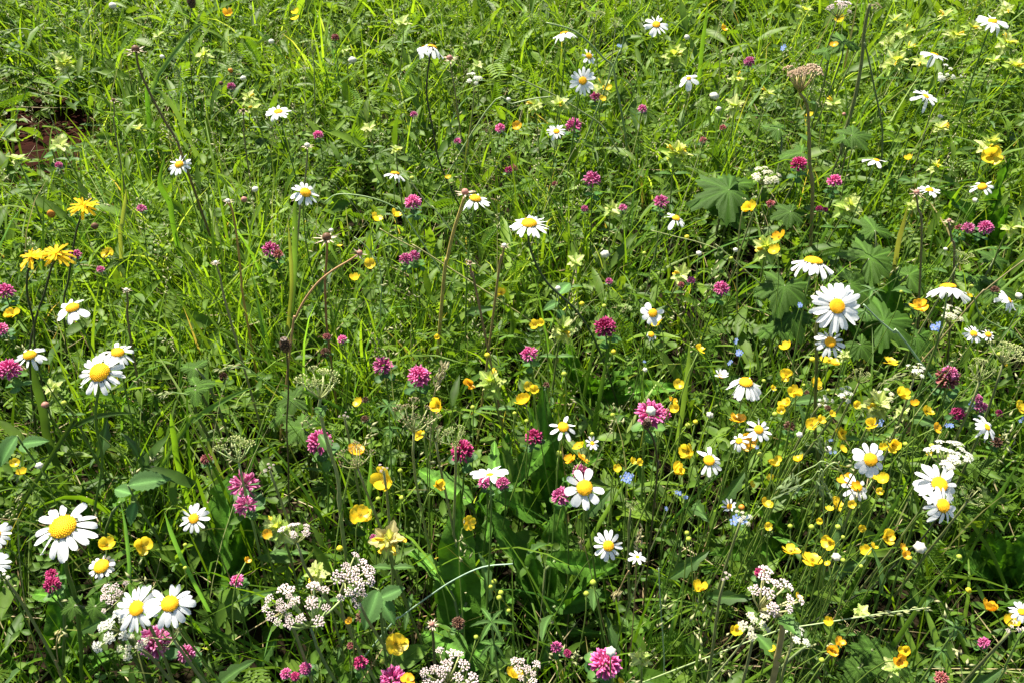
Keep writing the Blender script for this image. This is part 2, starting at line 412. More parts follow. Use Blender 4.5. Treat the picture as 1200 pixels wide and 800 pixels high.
def floret_cluster(name, col, kind, seed, N=20):
    rd = random.Random(seed); mb = MB()
    for i in range(N):
        r = math.sqrt((i + .5) / N); th = i * 2.4 + rd.uniform(-.2, .2)
        c = Vector((r * math.cos(th), r * math.sin(th), .35 * (1 - r * r) + rd.uniform(-.06, .06)))
        k_ = rd.uniform(.85, 1.1); cc = tuple(min(1, v * k_) for v in col)
        tube(mb, [Vector((0, 0, -.6)), c], .022, (.30, .36, .14), 3)
        if kind == 'open':
            f = frame(Vector((c.x * .5, c.y * .5, 1)), rd.uniform(0, 6)); s = .23
            for p in range(5):
                a = p * 2 * math.pi / 5
                P = [Vector((.03, 0, 0))] + [Vector((s * q * math.cos(a + d), s * q * math.sin(a + d), .04)) for q, d in ((.75, -.45), (1.1, -.16), (1.1, .16), (.75, .45))]
                mb.add([tuple(c + f @ v) for v in P], [(0, 1, 2, 3, 4)], cc)
        elif kind == 'bud':
            for _ in range(2):
                q = c + Vector([rd.uniform(-.09, .09) for _ in range(3)]); s = .165 * rd.uniform(.8, 1.2)
                P = [q + Vector(v) * s for v in ((1, 0, 0), (0, 1, 0), (-1, 0, 0), (0, -1, 0), (0, 0, 1), (0, 0, -1))]
                mb.add([tuple(v) for v in P], [(0, 1, 4), (1, 2, 4), (2, 3, 4), (3, 0, 4), (1, 0, 5), (2, 1, 5), (3, 2, 5), (0, 3, 5)], cc)
        else:
            d = Vector((c.x * .5, c.y * .5, 1)).normalized()
            tube(mb, [c - d * .05, c + d * .12, c + d * .28], [.07, .13, .03], cc, 4)
    return mb.mesh(name, M['bits'], smooth=False)
CLUST = {'white': [floret_cluster('floret_cluster', (.78, .77, .66), 'open', i) for i in range(3)],
         'pinkwhite': [floret_cluster('floret_cluster', (.92, .77, .73), 'bud', 10 + i, 20) for i in range(3)],
         'cream': [floret_cluster('floret_cluster', (.72, .68, .50), 'open', 20 + i, 16) for i in range(3)],
         'rust': [floret_cluster('floret_cluster', (.58, .42, .27), 'bud', 30 + i, 16) for i in range(3)],
         'seed': [floret_cluster('seed_cluster', (.60, .64, .26), 'seed', 40 + i, 14) for i in range(3)],
         'brownseed': [floret_cluster('seed_cluster', (.52, .42, .24), 'seed', 50 + i, 12) for i in range(3)]}
def blue_floret():
    mb = MB()
    for p in range(5):
        a = p * 2 * math.pi / 5
        mb.add([(.1 * math.cos(a), .1 * math.sin(a), 0)] + [(q * math.cos(a + d), q * math.sin(a + d), .08) for q, d in ((.7, -.5), (1.0, -.2), (1.0, .2), (.7, .5))], [(0, 1, 2, 3, 4)], (.33, .45, .88))
    mb.add([(.2, 0, .06), (0, .2, .06), (-.2, 0, .06), (0, -.2, .06)], [(0, 1, 2, 3)], (.8, .7, .2))
    return mb.mesh('floret', M['bits'])
BLUE = blue_floret()

# ------------------------------------------------------------------ registry of things, for labels and for keeping the plants in front apart
ITEMS = []            # every countable thing: dict(o, kind, x, y, w, text, label, short)
CLEAR = []            # (x, y, rx, ry, depth)
def reg(o, kind, cat, group, x, y, w, text, label=None, short=None):
    o['category'] = cat
    if group: o['group'] = group
    ITEMS.append(dict(o=o, kind=kind, x=x, y=y, w=w, text=text, label=label, short=short))
def clear(x, y, w, P, k=1.0): CLEAR.append((x, y, w * .5 * k, w * .42 * k, depth(P)))

def stem_to(root, P, n, rad, col, base=None, leaves=0, lean=None, sides=5, name='stem'):
    """a stem from the ground under root to the back of the flower head"""
    P = P - root.location
    L = P.length
    nn = Vector(n).normalized()
    t1 = (nn * .45 + Vector((0, 0, .5))).normalized() if nn.z > -.2 else nn
    pts = hermite(Vector((0, 0, -.01)), Vector((random.uniform(-.25, .25) * L, random.uniform(-.2, .2) * L, L * 1.0)), P, nn * L * .5 if nn.z > .1 else t1 * L * .4)
    mb = MB(); tube(mb, pts, [rad * (1.25 - .45 * i / 8) for i in range(9)], col, sides)
    s = link(name, mb.mesh(name, M['stem']), root)
    return s, pts
def base_for(P, dx=0, dy=0):
    x, y = P.x + dx, P.y + dy
    return Vector((x, y, float(ground_z(x, y))))

# ------------------------------------------------------------------ daisies
def daisy(x, y, w, tilt=(0, -.2), droop=5, n=20, disc=.36, label=None, short=None, h=.34, skip=(), wide=False, calyx=None, stem=None, stemcol=None, path=None, closed=0):
    P = at_h(x, y, h); d = depth(P); rad = w * d / FPX / 2; rd = rad * disc
    nrm = Vector((tilt[0], tilt[1], 1 if len(tilt) < 3 else tilt[2])).normalized()
    if path:
        Y = P.y; pp, bz = to_ground([at_Y(a, b, Y) for a, b in path])
        root = thing('oxeye_daisy', bz)
        pts = smooth_path([P - nrm * rd * .3] + pp + [root.location - Vector((0, 0, .01))], 5)
        mb = MB(); tube(mb, [p - root.location for p in pts], rad * .065, stemcol or G_STEM, 6); link('stem', mb.mesh('stem', M['stem']), root)
    else:
        root = thing('oxeye_daisy', base_for(P, random.uniform(-.04, .04), random.uniform(-.02, .05)))
        st, pts = stem_to(root, P - nrm * rd * .3, nrm, min(.0016, rad * .055) , stemcol or jit(G_STEM, .3))
        for k in range(2):                       # small toothed stem leaves
            q = pts[2 + 2 * k]; f = frame((random.uniform(-.7, .7), random.uniform(-.7, .7), .8)) @ Matrix.Rotation(R(-60), 3, 'Y')
            link('leaf', STEM_LEAF[k], st, m4(f, q, .03 + .01 * k))
    F0 = frame(nrm, random.uniform(0, 6))
    loc = P - root.location
    link('disc', DISCS[1] if disc > .33 else DISCS[0], root, m4(F0, loc, rd))
    link('calyx', calyx or CALYX, root, m4(F0, loc - nrm * rd * .05, rd * 1.05))
    pool = PETALS_WIDE if wide else PETALS
    L = rad - rd * .85
    mats = []
    for k in range(n):
        if k in skip: continue
        a = 2 * math.pi * k / n + random.uniform(-.09, .09)
        dr = droop + random.uniform(-9, 9) + (random.uniform(15, 45) if random.random() < .09 else 0)
        ln = L * random.uniform(.86, 1.06) / max(.75, math.cos(R(min(abs(dr), 40))))
        Rm = F0 @ Matrix.Rotation(a, 3, 'Z') @ Matrix.Rotation(R(dr), 3, 'Y') @ Matrix.Rotation(R(random.uniform(-14, 14)), 3, 'X')
        off = F0 @ Vector((math.cos(a) * rd * .82, math.sin(a) * rd * .82, random.uniform(-.12, .02) * rd))
        ws = random.uniform(.82, 1.2) * (20 / n) ** .35
        mats.append((random.choice(pool), m4(Rm, loc + off, (ln, ln * ws, ln))))
    if w >= 24:
        for me, mt in mats: link('petal', me, root, mt)
    else:
        mb = MB()
        for me, mt in mats:
            V = [tuple(mt @ v.co) for v in me.vertices]; mb.add(V, [tuple(p.vertices) for p in me.polygons], (1, 1, 1))
        link('petals', mb.mesh('petals', M['petal_white']), root)
    clear(x, y, w, P)
    reg(root, 'daisy', 'daisy', 'oxeye daisies', x, y, w, 'white daisy', label, short)
    return root
STEM_LEAF = [serrate_leaf(8, .3, .5, .3, .3, 'lance', 'leaf', 'leaf', (.07, .15, .03)), serrate_leaf(8, .24, .6, .5, .3, 'lance', 'leaf', 'leaf', (.06, .12, .03))]

daisy(74, 617, 80, (.05, -.2), 9, 15, .37, 'largest white daisy, on a thick green stem at the lower left', 'the largest daisy', h=.33, path=[(78, 665), (88, 700), (95, 760), (98, 800)])
daisy(117, 436, 56, (-.05, -.5), 10, 24, .42, 'big white daisy with a high domed orange centre near the left edge', 'the high-domed daisy at left', h=.36, path=[(112, 490), (120, 540), (112, 590), (105, 640)])
daisy(981, 359, 63, (.05, -1.0), 4, 25, .29, 'full many-petalled white daisy facing the camera in front of dark lobed leaves', 'the full daisy facing us', h=.36, path=[(958, 375), (957, 430), (955, 500), (960, 560)], stemcol=G_OLIVE)
daisy(953, 307, 52, (.15, .35), 24, 17, .40, 'side-on white daisy with drooping petals just above the full daisy', 'the drooping daisy above the full one', h=.38)
daisy(620, 262, 48, (0, .0), 7, 19, .38, 'white daisy seen flat from the side, alone in the upper middle', 'the lone flat daisy', h=.36, path=[(621, 290), (640, 330), (680, 370), (710, 430)], stemcol=G_DARK)
daisy(683, 95, 34, (0, -1.3), 0, 15, .28, 'white daisy with long separate petals facing the camera near the top', 'the long-petalled daisy at top', h=.34)
daisy(769, 29, 31, (0, -.6), 3, 14, .30, 'neat open white daisy close to the top edge, highest right of centre', 'the neat daisy at the top edge', h=.33)
daisy(690, 66, 21, (.6, -.7), 3, 9, .38, 'small white daisy turned right, just above the long-petalled one', None, h=.33, skip=(6,))
daisy(661, 39, 31, (-.2, .3), 25, 9, .3, 'white daisy with few hanging petals seen edge-on, left of the neat one', None, h=.33, calyx=CALYX_DARK)
daisy(506, 56, 34, (.3, .6), 28, 13, .34, 'white daisy seen from behind on a long dark bending stem', 'the daisy on the long dark stem', h=.42, calyx=CALYX_DARK, path=[(502, 80), (500, 110), (507, 150), (515, 190), (535, 235), (560, 280), (575, 310)], stemcol=(.035, .035, .018))
daisy(496, 58, 24, (-.8, -.5), 20, 9, .34, 'smaller ragged daisy touching the one on the long dark stem', None, h=.39, calyx=CALYX_DARK, skip=(2,))
daisy(326, 131, 31, (0, -.12), 3, 15, .33, 'flat open white daisy in the upper left with a clear yellow centre', 'the flat daisy at upper left', h=.34)
daisy(358, 226, 34, (.55, -.4), 8, 13, .38, 'white daisy tilted to the right above a tall upright blade', 'the tilted daisy at left of centre', h=.36)
daisy(463, 204, 26, (.2, .55), 26, 13, .40, 'white daisy with hanging petals and a dull centre, seen from behind', 'the hanging daisy', h=.33, calyx=CALYX_DARK)
daisy(557, 233, 40, (.2, -.0), 10, 11, .34, 'white daisy with one petal sticking up beside a brown seedhead', None, h=.36, skip=(3, 4))
daisy(652, 154, 24, (0, -.5), 0, 13, .3, 'small white daisy just left of a magenta clover, upper middle', None, h=.3)
daisy(792, 256, 28, (.25, -.1), 14, 10, .34, 'small side-on white daisy left of the large lobed dark leaf', 'the small daisy by the lobed leaf', h=.32, skip=(7,))
daisy(765, 367, 30, (-.1, -1.1), 2, 9, .34, 'seven-petalled white daisy with a buttercup touching its lower edge', 'the seven-petalled daisy', h=.34, skip=(6, 7), wide=True)
daisy(874, 448, 44, (.02, .0), 38, 14, .36, 'white daisy with petals hanging like a skirt under a flat yellow centre', 'the skirted daisy', h=.34)
daisy(660, 500, 36, (.1, -.35), 10, 8, .36, 'sparse white daisy with seven narrow separate petals, centre of the meadow', 'the sparse daisy', h=.33, skip=(3,))
daisy(574, 556, 46, (-.1, .5), -12, 11, .20, 'side-on white daisy with upturned petals over dark pink clover', 'the upturned side-on daisy', h=.36, skip=(8,))
daisy(685, 571, 52, (-.05, -.75), 4, 9, .36, 'white daisy with eight broad rounded petals and a gap at the bottom', 'the broad-petalled daisy', h=.35, wide=True, skip=(4,))
daisy(713, 639, 38, (.1, -.9), 4, 13, .34, 'ragged white daisy with dry grass across its left petals', 'the ragged daisy', h=.34)
daisy(831, 539, 38, (.1, -.5), 15, 13, .34, 'white daisy with all its petals on the right and lower sides', 'the lopsided daisy', h=.34, skip=(8, 9, 10))
daisy(889, 503, 32, (.1, -.6), 3, 11, .34, 'white daisy wedged between two orange-yellow buttercups', 'the daisy between orange buttercups', h=.32)
daisy(1020, 538, 42, (.05, -.9), 5, 11, .38, 'rounded white daisy with broad soft petals at the right', 'the rounded daisy', h=.35, wide=True)
daisy(1101, 567, 56, (0, -.6), 4, 17, .33, 'upper one of a pair of large overlapping white daisies at right', 'the upper paired daisy', h=.33)
daisy(1105, 592, 48, (.3, -.8), 12, 13, .34, 'lower one of the overlapping daisy pair at right, turned down', None, h=.37)
daisy(1157, 500, 34, (.5, -.5), 8, 17, .24, 'white daisy with a small pale centre leaning right near the right edge', 'the pale-centred daisy', h=.33)
daisy(973, 401, 38, (-.1, -.5), 12, 13, .34, 'white daisy half hidden below the full daisy', None, h=.33)
daisy(1111, 337, 48, (.05, .75), 24, 15, .36, 'white daisy seen from below with dark back and hanging petals', 'the daisy seen from below', h=.37, calyx=CALYX_DARK)
daisy(1183, 352, 32, (.9, -.3), 10, 14, .22, 'edge-on white daisy leaning out at the right edge', None, h=.34)
daisy(1141, 391, 23, (.1, -.6), 2, 13, .36, 'small white daisy, left one of a little pair at right', None, h=.3)
daisy(1158, 392, 17, (.1, -.5), 8, 10, .42, 'tiny white daisy, right one of a little pair at right', None, h=.29)
daisy(1163, 25, 38, (0, -.15), 3, 17, .28, 'open white daisy in the upper right corner', 'the corner daisy', h=.35)
daisy(1085, 113, 32, (.3, -.25), 0, 18, .24, 'fan-shaped white daisy tilted right, upper right', 'the fan-shaped daisy', h=.33)
daisy(1095, 64, 34, (.25, .12), 6, 9, .24, 'thin edge-on white daisy above loose white umbel florets', None, h=.33)
daisy(1027, 188, 34, (.15, .15), 7, 9, .22, 'thin edge-on white daisy above the dark leaves, two petals wide', None, h=.33, skip=(2, 3, 6))
daisy(1089, 223, 27, (0, .08), 4, 10, .34, 'thin edge-on daisy beside a shrivelled pinkish seedhead', None, h=.32)
daisy(1151, 219, 28, (-.4, -.2), 10, 10, .36, 'ragged white daisy with gaps, right of the thin edge-on ones', 'the gappy daisy at right', h=.33, skip=(1, 5, 6))
daisy(227, 607, 37, (.0, -.7), 6, 12, .32, 'small starry white daisy to the right of the largest daisy', 'the starry daisy', h=.31)
daisy(119, 663, 31, (0, -.25), 3, 18, .56, 'small daisy with short blunt petals round a wide yellow centre', 'the short-petalled daisy', h=.24, wide=True)
daisy(160, 712, 56, (-.05, -.6), 6, 20, .32, 'left one of two white daisies touching pale pink umbel flowers', 'the left daisy of the lower pair', h=.34)
daisy(199, 707, 58, (.3, -.2), 10, 16, .34, 'right one of two touching white daisies, with gappy petals', 'the right daisy of the lower pair', h=.345, skip=(4, 9))
daisy(85, 361, 42, (0, -.15), 14, 10, .36, 'white daisy with missing petals below the orange-yellow hawkbits', 'the gappy daisy under the hawkbits', h=.33, skip=(2, 3), wide=True)
daisy(35, 416, 36, (.1, -.1), 14, 11, .40, 'side-on white daisy at the left edge above a magenta clover', 'the daisy at the left edge', h=.32)
daisy(138, 413, 38, (.2, -.15), 12, 12, .38, 'white daisy peeping out behind the high-domed daisy', None, h=.33)
daisy(-6, 626, 36, (.1, -.3), 8, 14, .36, 'white daisy cut by the left edge beside the largest daisy', None, h=.32)
daisy(-8, 661, 36, (.1, -.3), 8, 14, .36, 'lower white daisy cut by the left edge, under another', None, h=.31)
daisy(210, 193, 30, (-.1, -.5), 4, 13, .34, 'white daisy half hidden behind grass, upper left', None, h=.28)
daisy(1004, 570, 36, (.1, -.4), 14, 10, .34, 'white daisy hidden under a buttercup, below the rounded daisy', None, h=.3, skip=(5,))
daisy(807, 92, 26, (-.3, -.5), 30, 6, .2, 'shrivelled white daisy with four limp petals, upper middle', None, h=.32)
daisy(866, 516, 26, (-.5, -.3), 12, 8, .3, 'partly hidden white daisy left of the orange-yellow buttercup', None, h=.31)
daisy(747, 652, 24, (0, .05), 6, 8, .2, 'little edge-on white daisy with dry grass hanging from it', None, h=.31)
daisy(694, 519, 17, (.3, -.5), -20, 8, .3, 'tiny white half-open daisy right of the sparse daisy', None, h=.3)
daisy(845, 441, 18, (.2, .1), -52, 8, .34, 'half-open white daisy bud with petals pointing up', None, h=.33)
daisy(855, 593, 18, (-.6, -.1), -40, 9, .4, 'half-open white daisy next to a small orange bud', None, h=.3)
daisy(763, 392, 17, (.1, -.5), 55, 8, .4, 'drooping white daisy bud hanging under the seven-petalled daisy', None, h=.30)
daisy(1197, 716, 26, (-.3, -.5), 6, 12, .3, 'white daisy cut off by the right edge', None, h=.32)
daisy(76, 650 + 0, 1, (0, 0), 0, 0) if False else None

# ------------------------------------------------------------------ clover
def clover(x, y, w, kind='magenta', label=None, short=None, h=None, tilt=None, tall=1.0):
    h = h if h is not None else random.uniform(.20, .27)
    P = at_h(x, y, h); rad = w * depth(P) / FPX / 2
    t = tilt or (random.uniform(-.3, .3), random.uniform(-.35, .2)); nrm = Vector((*t, 1)).normalized()
    root = thing('red_clover', base_for(P, random.uniform(-.04, .04), random.uniform(-.03, .05)))
    loc = P - root.location
    link('flower_head', random.choice(CLOVER[kind]), root, m4(frame(nrm, random.uniform(0, 6)), loc, (rad, rad, rad * .95 * tall)))
    st, pts = stem_to(root, P - nrm * rad * .3, nrm, min(.0011, rad * .11), jit(G_STEM, .3))
    for k in range(2 if w > 12 else 1):
        f = Matrix.Rotation(random.uniform(0, 6), 3, 'Z') @ Matrix.Rotation(R(random.uniform(-25, 15)), 3, 'Y')
        link('leaf', random.choice(TRI), root, m4(f, loc - nrm * rad * (1.0 + .9 * k) + Vector((random.uniform(-.4, .4) * rad, rad * .2, 0)), min(.02, rad * 1.15)))
    clear(x, y, w, P)
    word = dict(magenta='magenta clover head', pink='pink clover head', deep='dark crimson clover head', dusty='faded reddish clover head', brown='withered brown clover head', loose='loose pale pink clover head')[kind]
    reg(root, 'clover', 'clover', 'red clover heads', x, y, w, word, label, short)
C = clover
C(375, 518, 31, 'magenta', 'round magenta clover crossed by a pale stalk, left of centre', 'the round clover left of centre'); C(491, 441, 27, 'magenta', 'bright magenta clover with a green bud on its right side', 'the bright clover in the middle')
C(449, 428, 23, 'magenta'); C(286, 568, 34, 'loose', 'loose pale pink clover with spread florets above a second tuft', 'the loose pink clover'); C(288, 592, 26, 'loose'); C(541, 528, 28, 'deep')
C(763, 485, 34, 'magenta', 'magenta clover with a creamy white centre tuft on a dark stem', 'the white-tufted clover', h=.3); C(779, 485, 15, 'magenta')
C(709, 384, 26, 'deep'); C(694, 211, 21, 'pink'); C(775, 237, 17, 'magenta'); C(620, 415, 20, 'magenta'); C(845, 339, 19, 'magenta')
C(657, 581, 22, 'magenta'); C(626, 512, 21, 'deep'); C(568, 565, 16, 'magenta'); C(589, 566, 16, 'magenta'); C(484, 238, 20, 'pink'); C(475, 304, 15, 'magenta'); C(485, 301, 15, 'pink')
C(317, 293, 20, 'magenta'); C(326, 298, 12, 'dusty'); C(373, 159, 12, 'pink'); C(393, 45, 10, 'dusty'); C(672, 148, 19, 'magenta'); C(878, 73, 13, 'pink'); C(698, 114, 13, 'magenta'); C(753, 128, 11, 'pink')
C(978, 213, 17, 'magenta'); C(1155, 267, 17, 'magenta'); C(1134, 268, 15, 'pink'); C(1124, 268, 10, 'dusty'); C(1110, 443, 28, 'dusty', 'ragged half-faded clover among pale stalks at right', 'the ragged faded clover'); C(1113, 437, 18, 'pink')
C(1150, 477, 15, 'pink'); C(1146, 467, 11, 'pink'); C(1122, 484, 16, 'deep'); C(6, 342, 20, 'magenta'); C(11, 433, 27, 'magenta', 'magenta clover at the left edge below a side-on daisy', 'the magenta clover at the left edge'); C(2, 386, 16, 'pink')
C(88, 299, 14, 'magenta'); C(118, 316, 9, 'pink'); C(166, 245, 11, 'pink'); C(69, 194, 9, 'pink'); C(271, 102, 10, 'pink'); C(536, 166, 9, 'pink'); C(586, 151, 12, 'pink'); C(485, 135, 9, 'pink')
C(601, 198, 11, 'dusty'); C(596, 200, 9, 'deep'); C(685, 245, 9, 'magenta'); C(730, 244, 10, 'pink'); C(714, 330, 9, 'magenta'); C(810, 329, 10, 'magenta'); C(798, 334, 8, 'dusty'); C(824, 165, 9, 'dusty'); C(847, 150, 8, 'dusty')
C(903, 239, 10, 'dusty'); C(960, 245, 8, 'deep'); C(967, 246, 7, 'deep'); C(383, 395, 10, 'dusty'); C(401, 398, 11, 'pink'); C(181, 752, 38, 'pink', 'large pink clover under the two touching daisies', 'the large pink clover'); C(219, 765, 21, 'pink')
C(61, 685, 20, 'deep'); C(60, 673, 14, 'deep'); C(278, 680, 16, 'pink'); C(335, 789, 13, 'magenta'); C(346, 792, 11, 'deep'); C(358, 783, 15, 'magenta'); C(422, 776, 17, 'deep'); C(460, 796, 32, 'magenta', 'magenta clover cut by the bottom edge, left of pale umbel flowers', 'the bottom-edge clover')
C(652, 758, 14, 'magenta'); C(665, 765, 10, 'deep'); C(709, 777, 37, 'magenta', 'large vivid magenta clover with a white bud on top, at the bottom', 'the vivid clover at the bottom', h=.27); C(1153, 753, 14, 'magenta'); C(1103, 794, 16, 'dusty')
C(891, 671, 14, 'deep'); C(681, 554, 22, 'pink'); C(411, 756, 9, 'dusty'); C(425, 722, 16, 'brown'); C(381, 413, 12, 'brown'); C(428, 468, 8, 'brown'); C(428, 491, 10, 'brown'); C(242, 538, 14, 'dusty'); C(262, 442, 10, 'brown', tall=1.6)
C(925, 499, 13, 'brown'); C(1168, 518, 13, 'brown'); C(936, 193, 19, 'deep', 'dark red seeding head beside the brown umbel stem', None); C(928, 185, 9, 'dusty'); C(640, 451, 8, 'brown'); C(1166, 340, 10, 'brown'); C(537, 699 + 31, 16, 'brown')
C(505, 731, 15, 'brown') if False else None
C(438, 630, 10, 'magenta'); C(945, 460, 7, 'brown'); C(970, 478, 8, 'brown'); C(1171, 484, 9, 'deep'); C(650, 216 + 0, 7, 'dusty')

# ------------------------------------------------------------------ buttercups
def buttercup(x, y, w, q=0, c='butter', label=None, short=None, h=None, tilt=None):
    """q: 0 open, 1 cupped, 2 nearly closed cup"""
    h = h if h is not None else random.uniform(.24, .31)
    P = at_h(x, y, h); rad = w * depth(P) / FPX / 2 * (1.0, 1.12, 1.25)[q]
    t = tilt or (random.uniform(-.9, .9), random.uniform(-1.0, .5)); nrm = Vector((*t, 1)).normalized()
    if tilt is None: q = max(q, random.choice((0, 1, 1, 2, 2)))
    root = thing('buttercup', base_for(P, random.uniform(-.05, .05), random.uniform(-.03, .06)))
    loc = P - root.location; F0 = frame(nrm, random.uniform(0, 6))
    if w >= 14:
        for k in range(5):
            a = 2 * math.pi * k / 5 + random.uniform(-.12, .12)
            link('petal', BPET[(c, q)], root, m4(F0 @ Matrix.Rotation(a, 3, 'Z') @ Matrix.Rotation(R(random.uniform(-24, 18) - 8), 3, 'Y') @ Matrix.Rotation(R(random.uniform(-18, 18)), 3, 'X'), loc - nrm * rad * .2, (rad * random.uniform(.85, 1.1), rad * random.uniform(.85, 1.2), rad)))
        link('stamens', STAM, root, m4(F0, loc - nrm * rad * .12, rad * .5))
    else:
        link('flower_head', BSMALL[(c, q)], root, m4(F0, loc - nrm * rad * .2, rad))
    stem_to(root, P - nrm * rad * .25, nrm, .0007, jit((.17, .26, .04), .3), sides=4)
    clear(x, y, w, P)
    col = 'orange-yellow' if c == 'butter_orange' else 'yellow'
    reg(root, 'buttercup', 'buttercup', 'buttercups', x, y, w, col + ' ' + ('open buttercup', 'cupped buttercup', 'half-closed buttercup')[q], label, short)
B = buttercup; O = 'butter_orange'
B(464, 754, 27, 0, 'butter', 'largest open buttercup, near the bottom left of centre', 'the largest buttercup', tilt=(.2, -.5)); B(478, 795, 17, 0, O); B(422, 603, 25, 1); B(450, 562, 25, 1); B(417, 527, 20, 0, O); B(492, 509, 14, 1); B(513, 568, 14, 1)
B(550, 612, 18, 0); B(513, 475, 16, 2); B(420, 471, 12, 1); B(551, 450, 15, 0, O); B(614, 470, 19, 1, 'butter', 'round cupped yellow buttercup above the left of the sparse daisy', 'the round buttercup'); B(619, 452, 12, 0); B(626, 456, 11, 0); B(587, 343, 14, 0); B(433, 309, 12, 1); B(416, 327, 13, 0)
B(440, 257, 12, 2); B(463, 252, 11, 2); B(679, 523, 14, 1); B(668, 538, 15, 0, O); B(683, 536, 18, 0, O); B(806, 528, 20, 0); B(792, 550, 20, 0); B(795, 450, 13, 0); B(788, 469, 14, 0, O); B(792, 478, 10, 2); B(820, 409, 14, 1)
B(878, 244, 14, 2); B(913, 278, 15, 1, O); B(908, 293, 13, 1); B(865, 491, 24, 0, O, tilt=(0, .3)); B(876, 517, 23, 0, O, 'bright orange-yellow buttercup directly below left of the wedged daisy', 'the bright orange buttercup', tilt=(-.1, -.9)); B(922, 407, 13, 1); B(921, 439, 15, 1)
B(931, 459, 16, 0); B(921, 473, 18, 0); B(955, 449, 17, 1); B(972, 422, 22, 0, tilt=(0, .3)); B(951, 497, 17, 0); B(961, 492, 11, 0); B(1043, 423, 18, 0, tilt=(0, .25)); B(1056, 462, 19, 0); B(1086, 482, 17, 0); B(987, 507, 15, 0); B(1022, 497, 16, 0, 'butter'); B(974, 485, 8, 1)
B(1046, 521, 14, 2); B(1097, 501, 12, 1, O); B(988, 525, 11, 0); B(937, 538, 14, 0); B(906, 543, 14, 1); B(1077, 358, 19, 0, O, 'orange-yellow buttercup left of the daisy seen from below', 'the orange buttercup at right'); B(1136, 346, 10, 1); B(1035, 560, 13, 1); B(1024, 559, 13, 0)
B(992, 563, 20, 0, O); B(1004, 570, 12, 0, O); B(980, 590, 20, 0); B(972, 596, 9, 1); B(1162, 182, 20, 1, 'butter', 'large yellow rattle-side buttercup glowing at the upper right', 'the large buttercup at upper right'); B(927, 645, 22, 0, tilt=(0, .35)); B(952, 655, 24, 0, tilt=(0, .2)); B(972, 635, 16, 1); B(1015, 645, 13, 0); B(1023, 640, 9, 1)
B(1040, 629, 18, 1); B(1060, 650, 12, 0, O); B(1058, 641, 9, 1, O); B(970, 660, 7, 1); B(1010, 619, 7, 2); B(1158, 712, 21, 0, O, 'orange-yellow buttercup near the lower right corner, left of another', 'the orange buttercup at lower right'); B(1185, 729, 18, 1); B(975, 761, 15, 0, O); B(984, 753, 14, 0, O)
B(1061, 762, 15, 1); B(1054, 773, 16, 0, O); B(935, 700, 11, 0); B(972, 728, 9, 2); B(863, 738, 14, 1); B(819, 689, 19, 0); B(905, 760, 9, 1); B(125, 638, 15, 2); B(167, 639, 19, 1, 'butter', 'yellow buttercup below right of the largest daisy, beyond a smaller one', None)
B(14, 368, 16, 1); B(126, 297, 14, 1); B(347, 15, 10, 0); B(346, 22, 11, 0); B(267, 17, 12, 0, O); B(606, 148, 12, 0, O); B(847, 34, 8, 1, O); B(977, 53, 9, 1, O); B(984, 24, 9, 2); B(949, 135, 8, 1); B(997, 165, 7, 1); B(1065, 186, 10, 0)
B(628, 381, 10, 2); B(634, 379, 8, 2); B(712, 103, 9, 1); B(706, 116, 8, 1); B(900, 616, 9, 1); B(17, 542, 10, 1, 'butter'); B(26, 554, 11, 1); B(313, 625, 12, 0, O); B(289, 657, 8, 1, O); B(770, 378, 15, 0, 'butter'); B(741, 541, 9, 1); B(748, 541, 8, 1); B(723, 548, 9, 1)
B(602, 790, 22, 0, 'butter'); B(912, 537, 9, 0); B(1109, 437, 6, 1); B(881, 567, 9, 0); B(903, 559, 8, 1); B(1003, 474, 9, 1); B(915, 480, 10, 0); B(1072, 473, 10, 0, O); B(896, 590, 12, 1) ; B(902, 590, 9, 0); B(409, 727, 9, 0, O); B(1035, 524, 8, 2); B(512, 395 - 0, 6, 1); B(697, 588 + 0, 5, 1) if False else None
B(398, 288, 6, 1); B(525, 208, 7, 1); B(1088, 530, 7, 1); B(1031, 575, 8, 1); B(998, 590, 10, 0); B(961, 610, 7, 1); B(1195, 477, 14, 1); B(1178, 427, 6, 1); B(905, 455, 7, 1); B(727, 798, 8, 1); B(510, 470, 8, 2)

# ------------------------------------------------------------------ buds
def bud(x, y, w, kind='green', h=None, tall=1.0, label=None):
    h = h if h is not None else random.uniform(.23, .30)
    P = at_h(x, y, h); rad = w * depth(P) / FPX / 2 * .82
    nrm = Vector((random.uniform(-.3, .3), random.uniform(-.4, .2), 1)).normalized()
    root = thing('flower_bud', base_for(P, random.uniform(-.05, .05), random.uniform(-.02, .05)))
    link('bud', BUD[kind], root, m4(frame(nrm, random.uniform(0, 6)), P - root.location, (rad, rad, rad * tall)))
    if w >= 8: link('sepals', SEPALS, root, m4(frame(nrm), P - root.location - nrm * rad * .1, rad * 1.12))
    stem_to(root, P - nrm * rad * .8, nrm, .0006, jit((.17, .26, .04), .3), sides=4)
    clear(x, y, w, P)
    reg(root, 'bud', 'flower bud', 'flower buds', x, y, w, dict(green='yellow-green round bud', yellow='yellow round bud', white='creamy white bud', orange='orange-tipped dark bud', brown='dark brown bud', pink='pinkish bud')[kind], label)
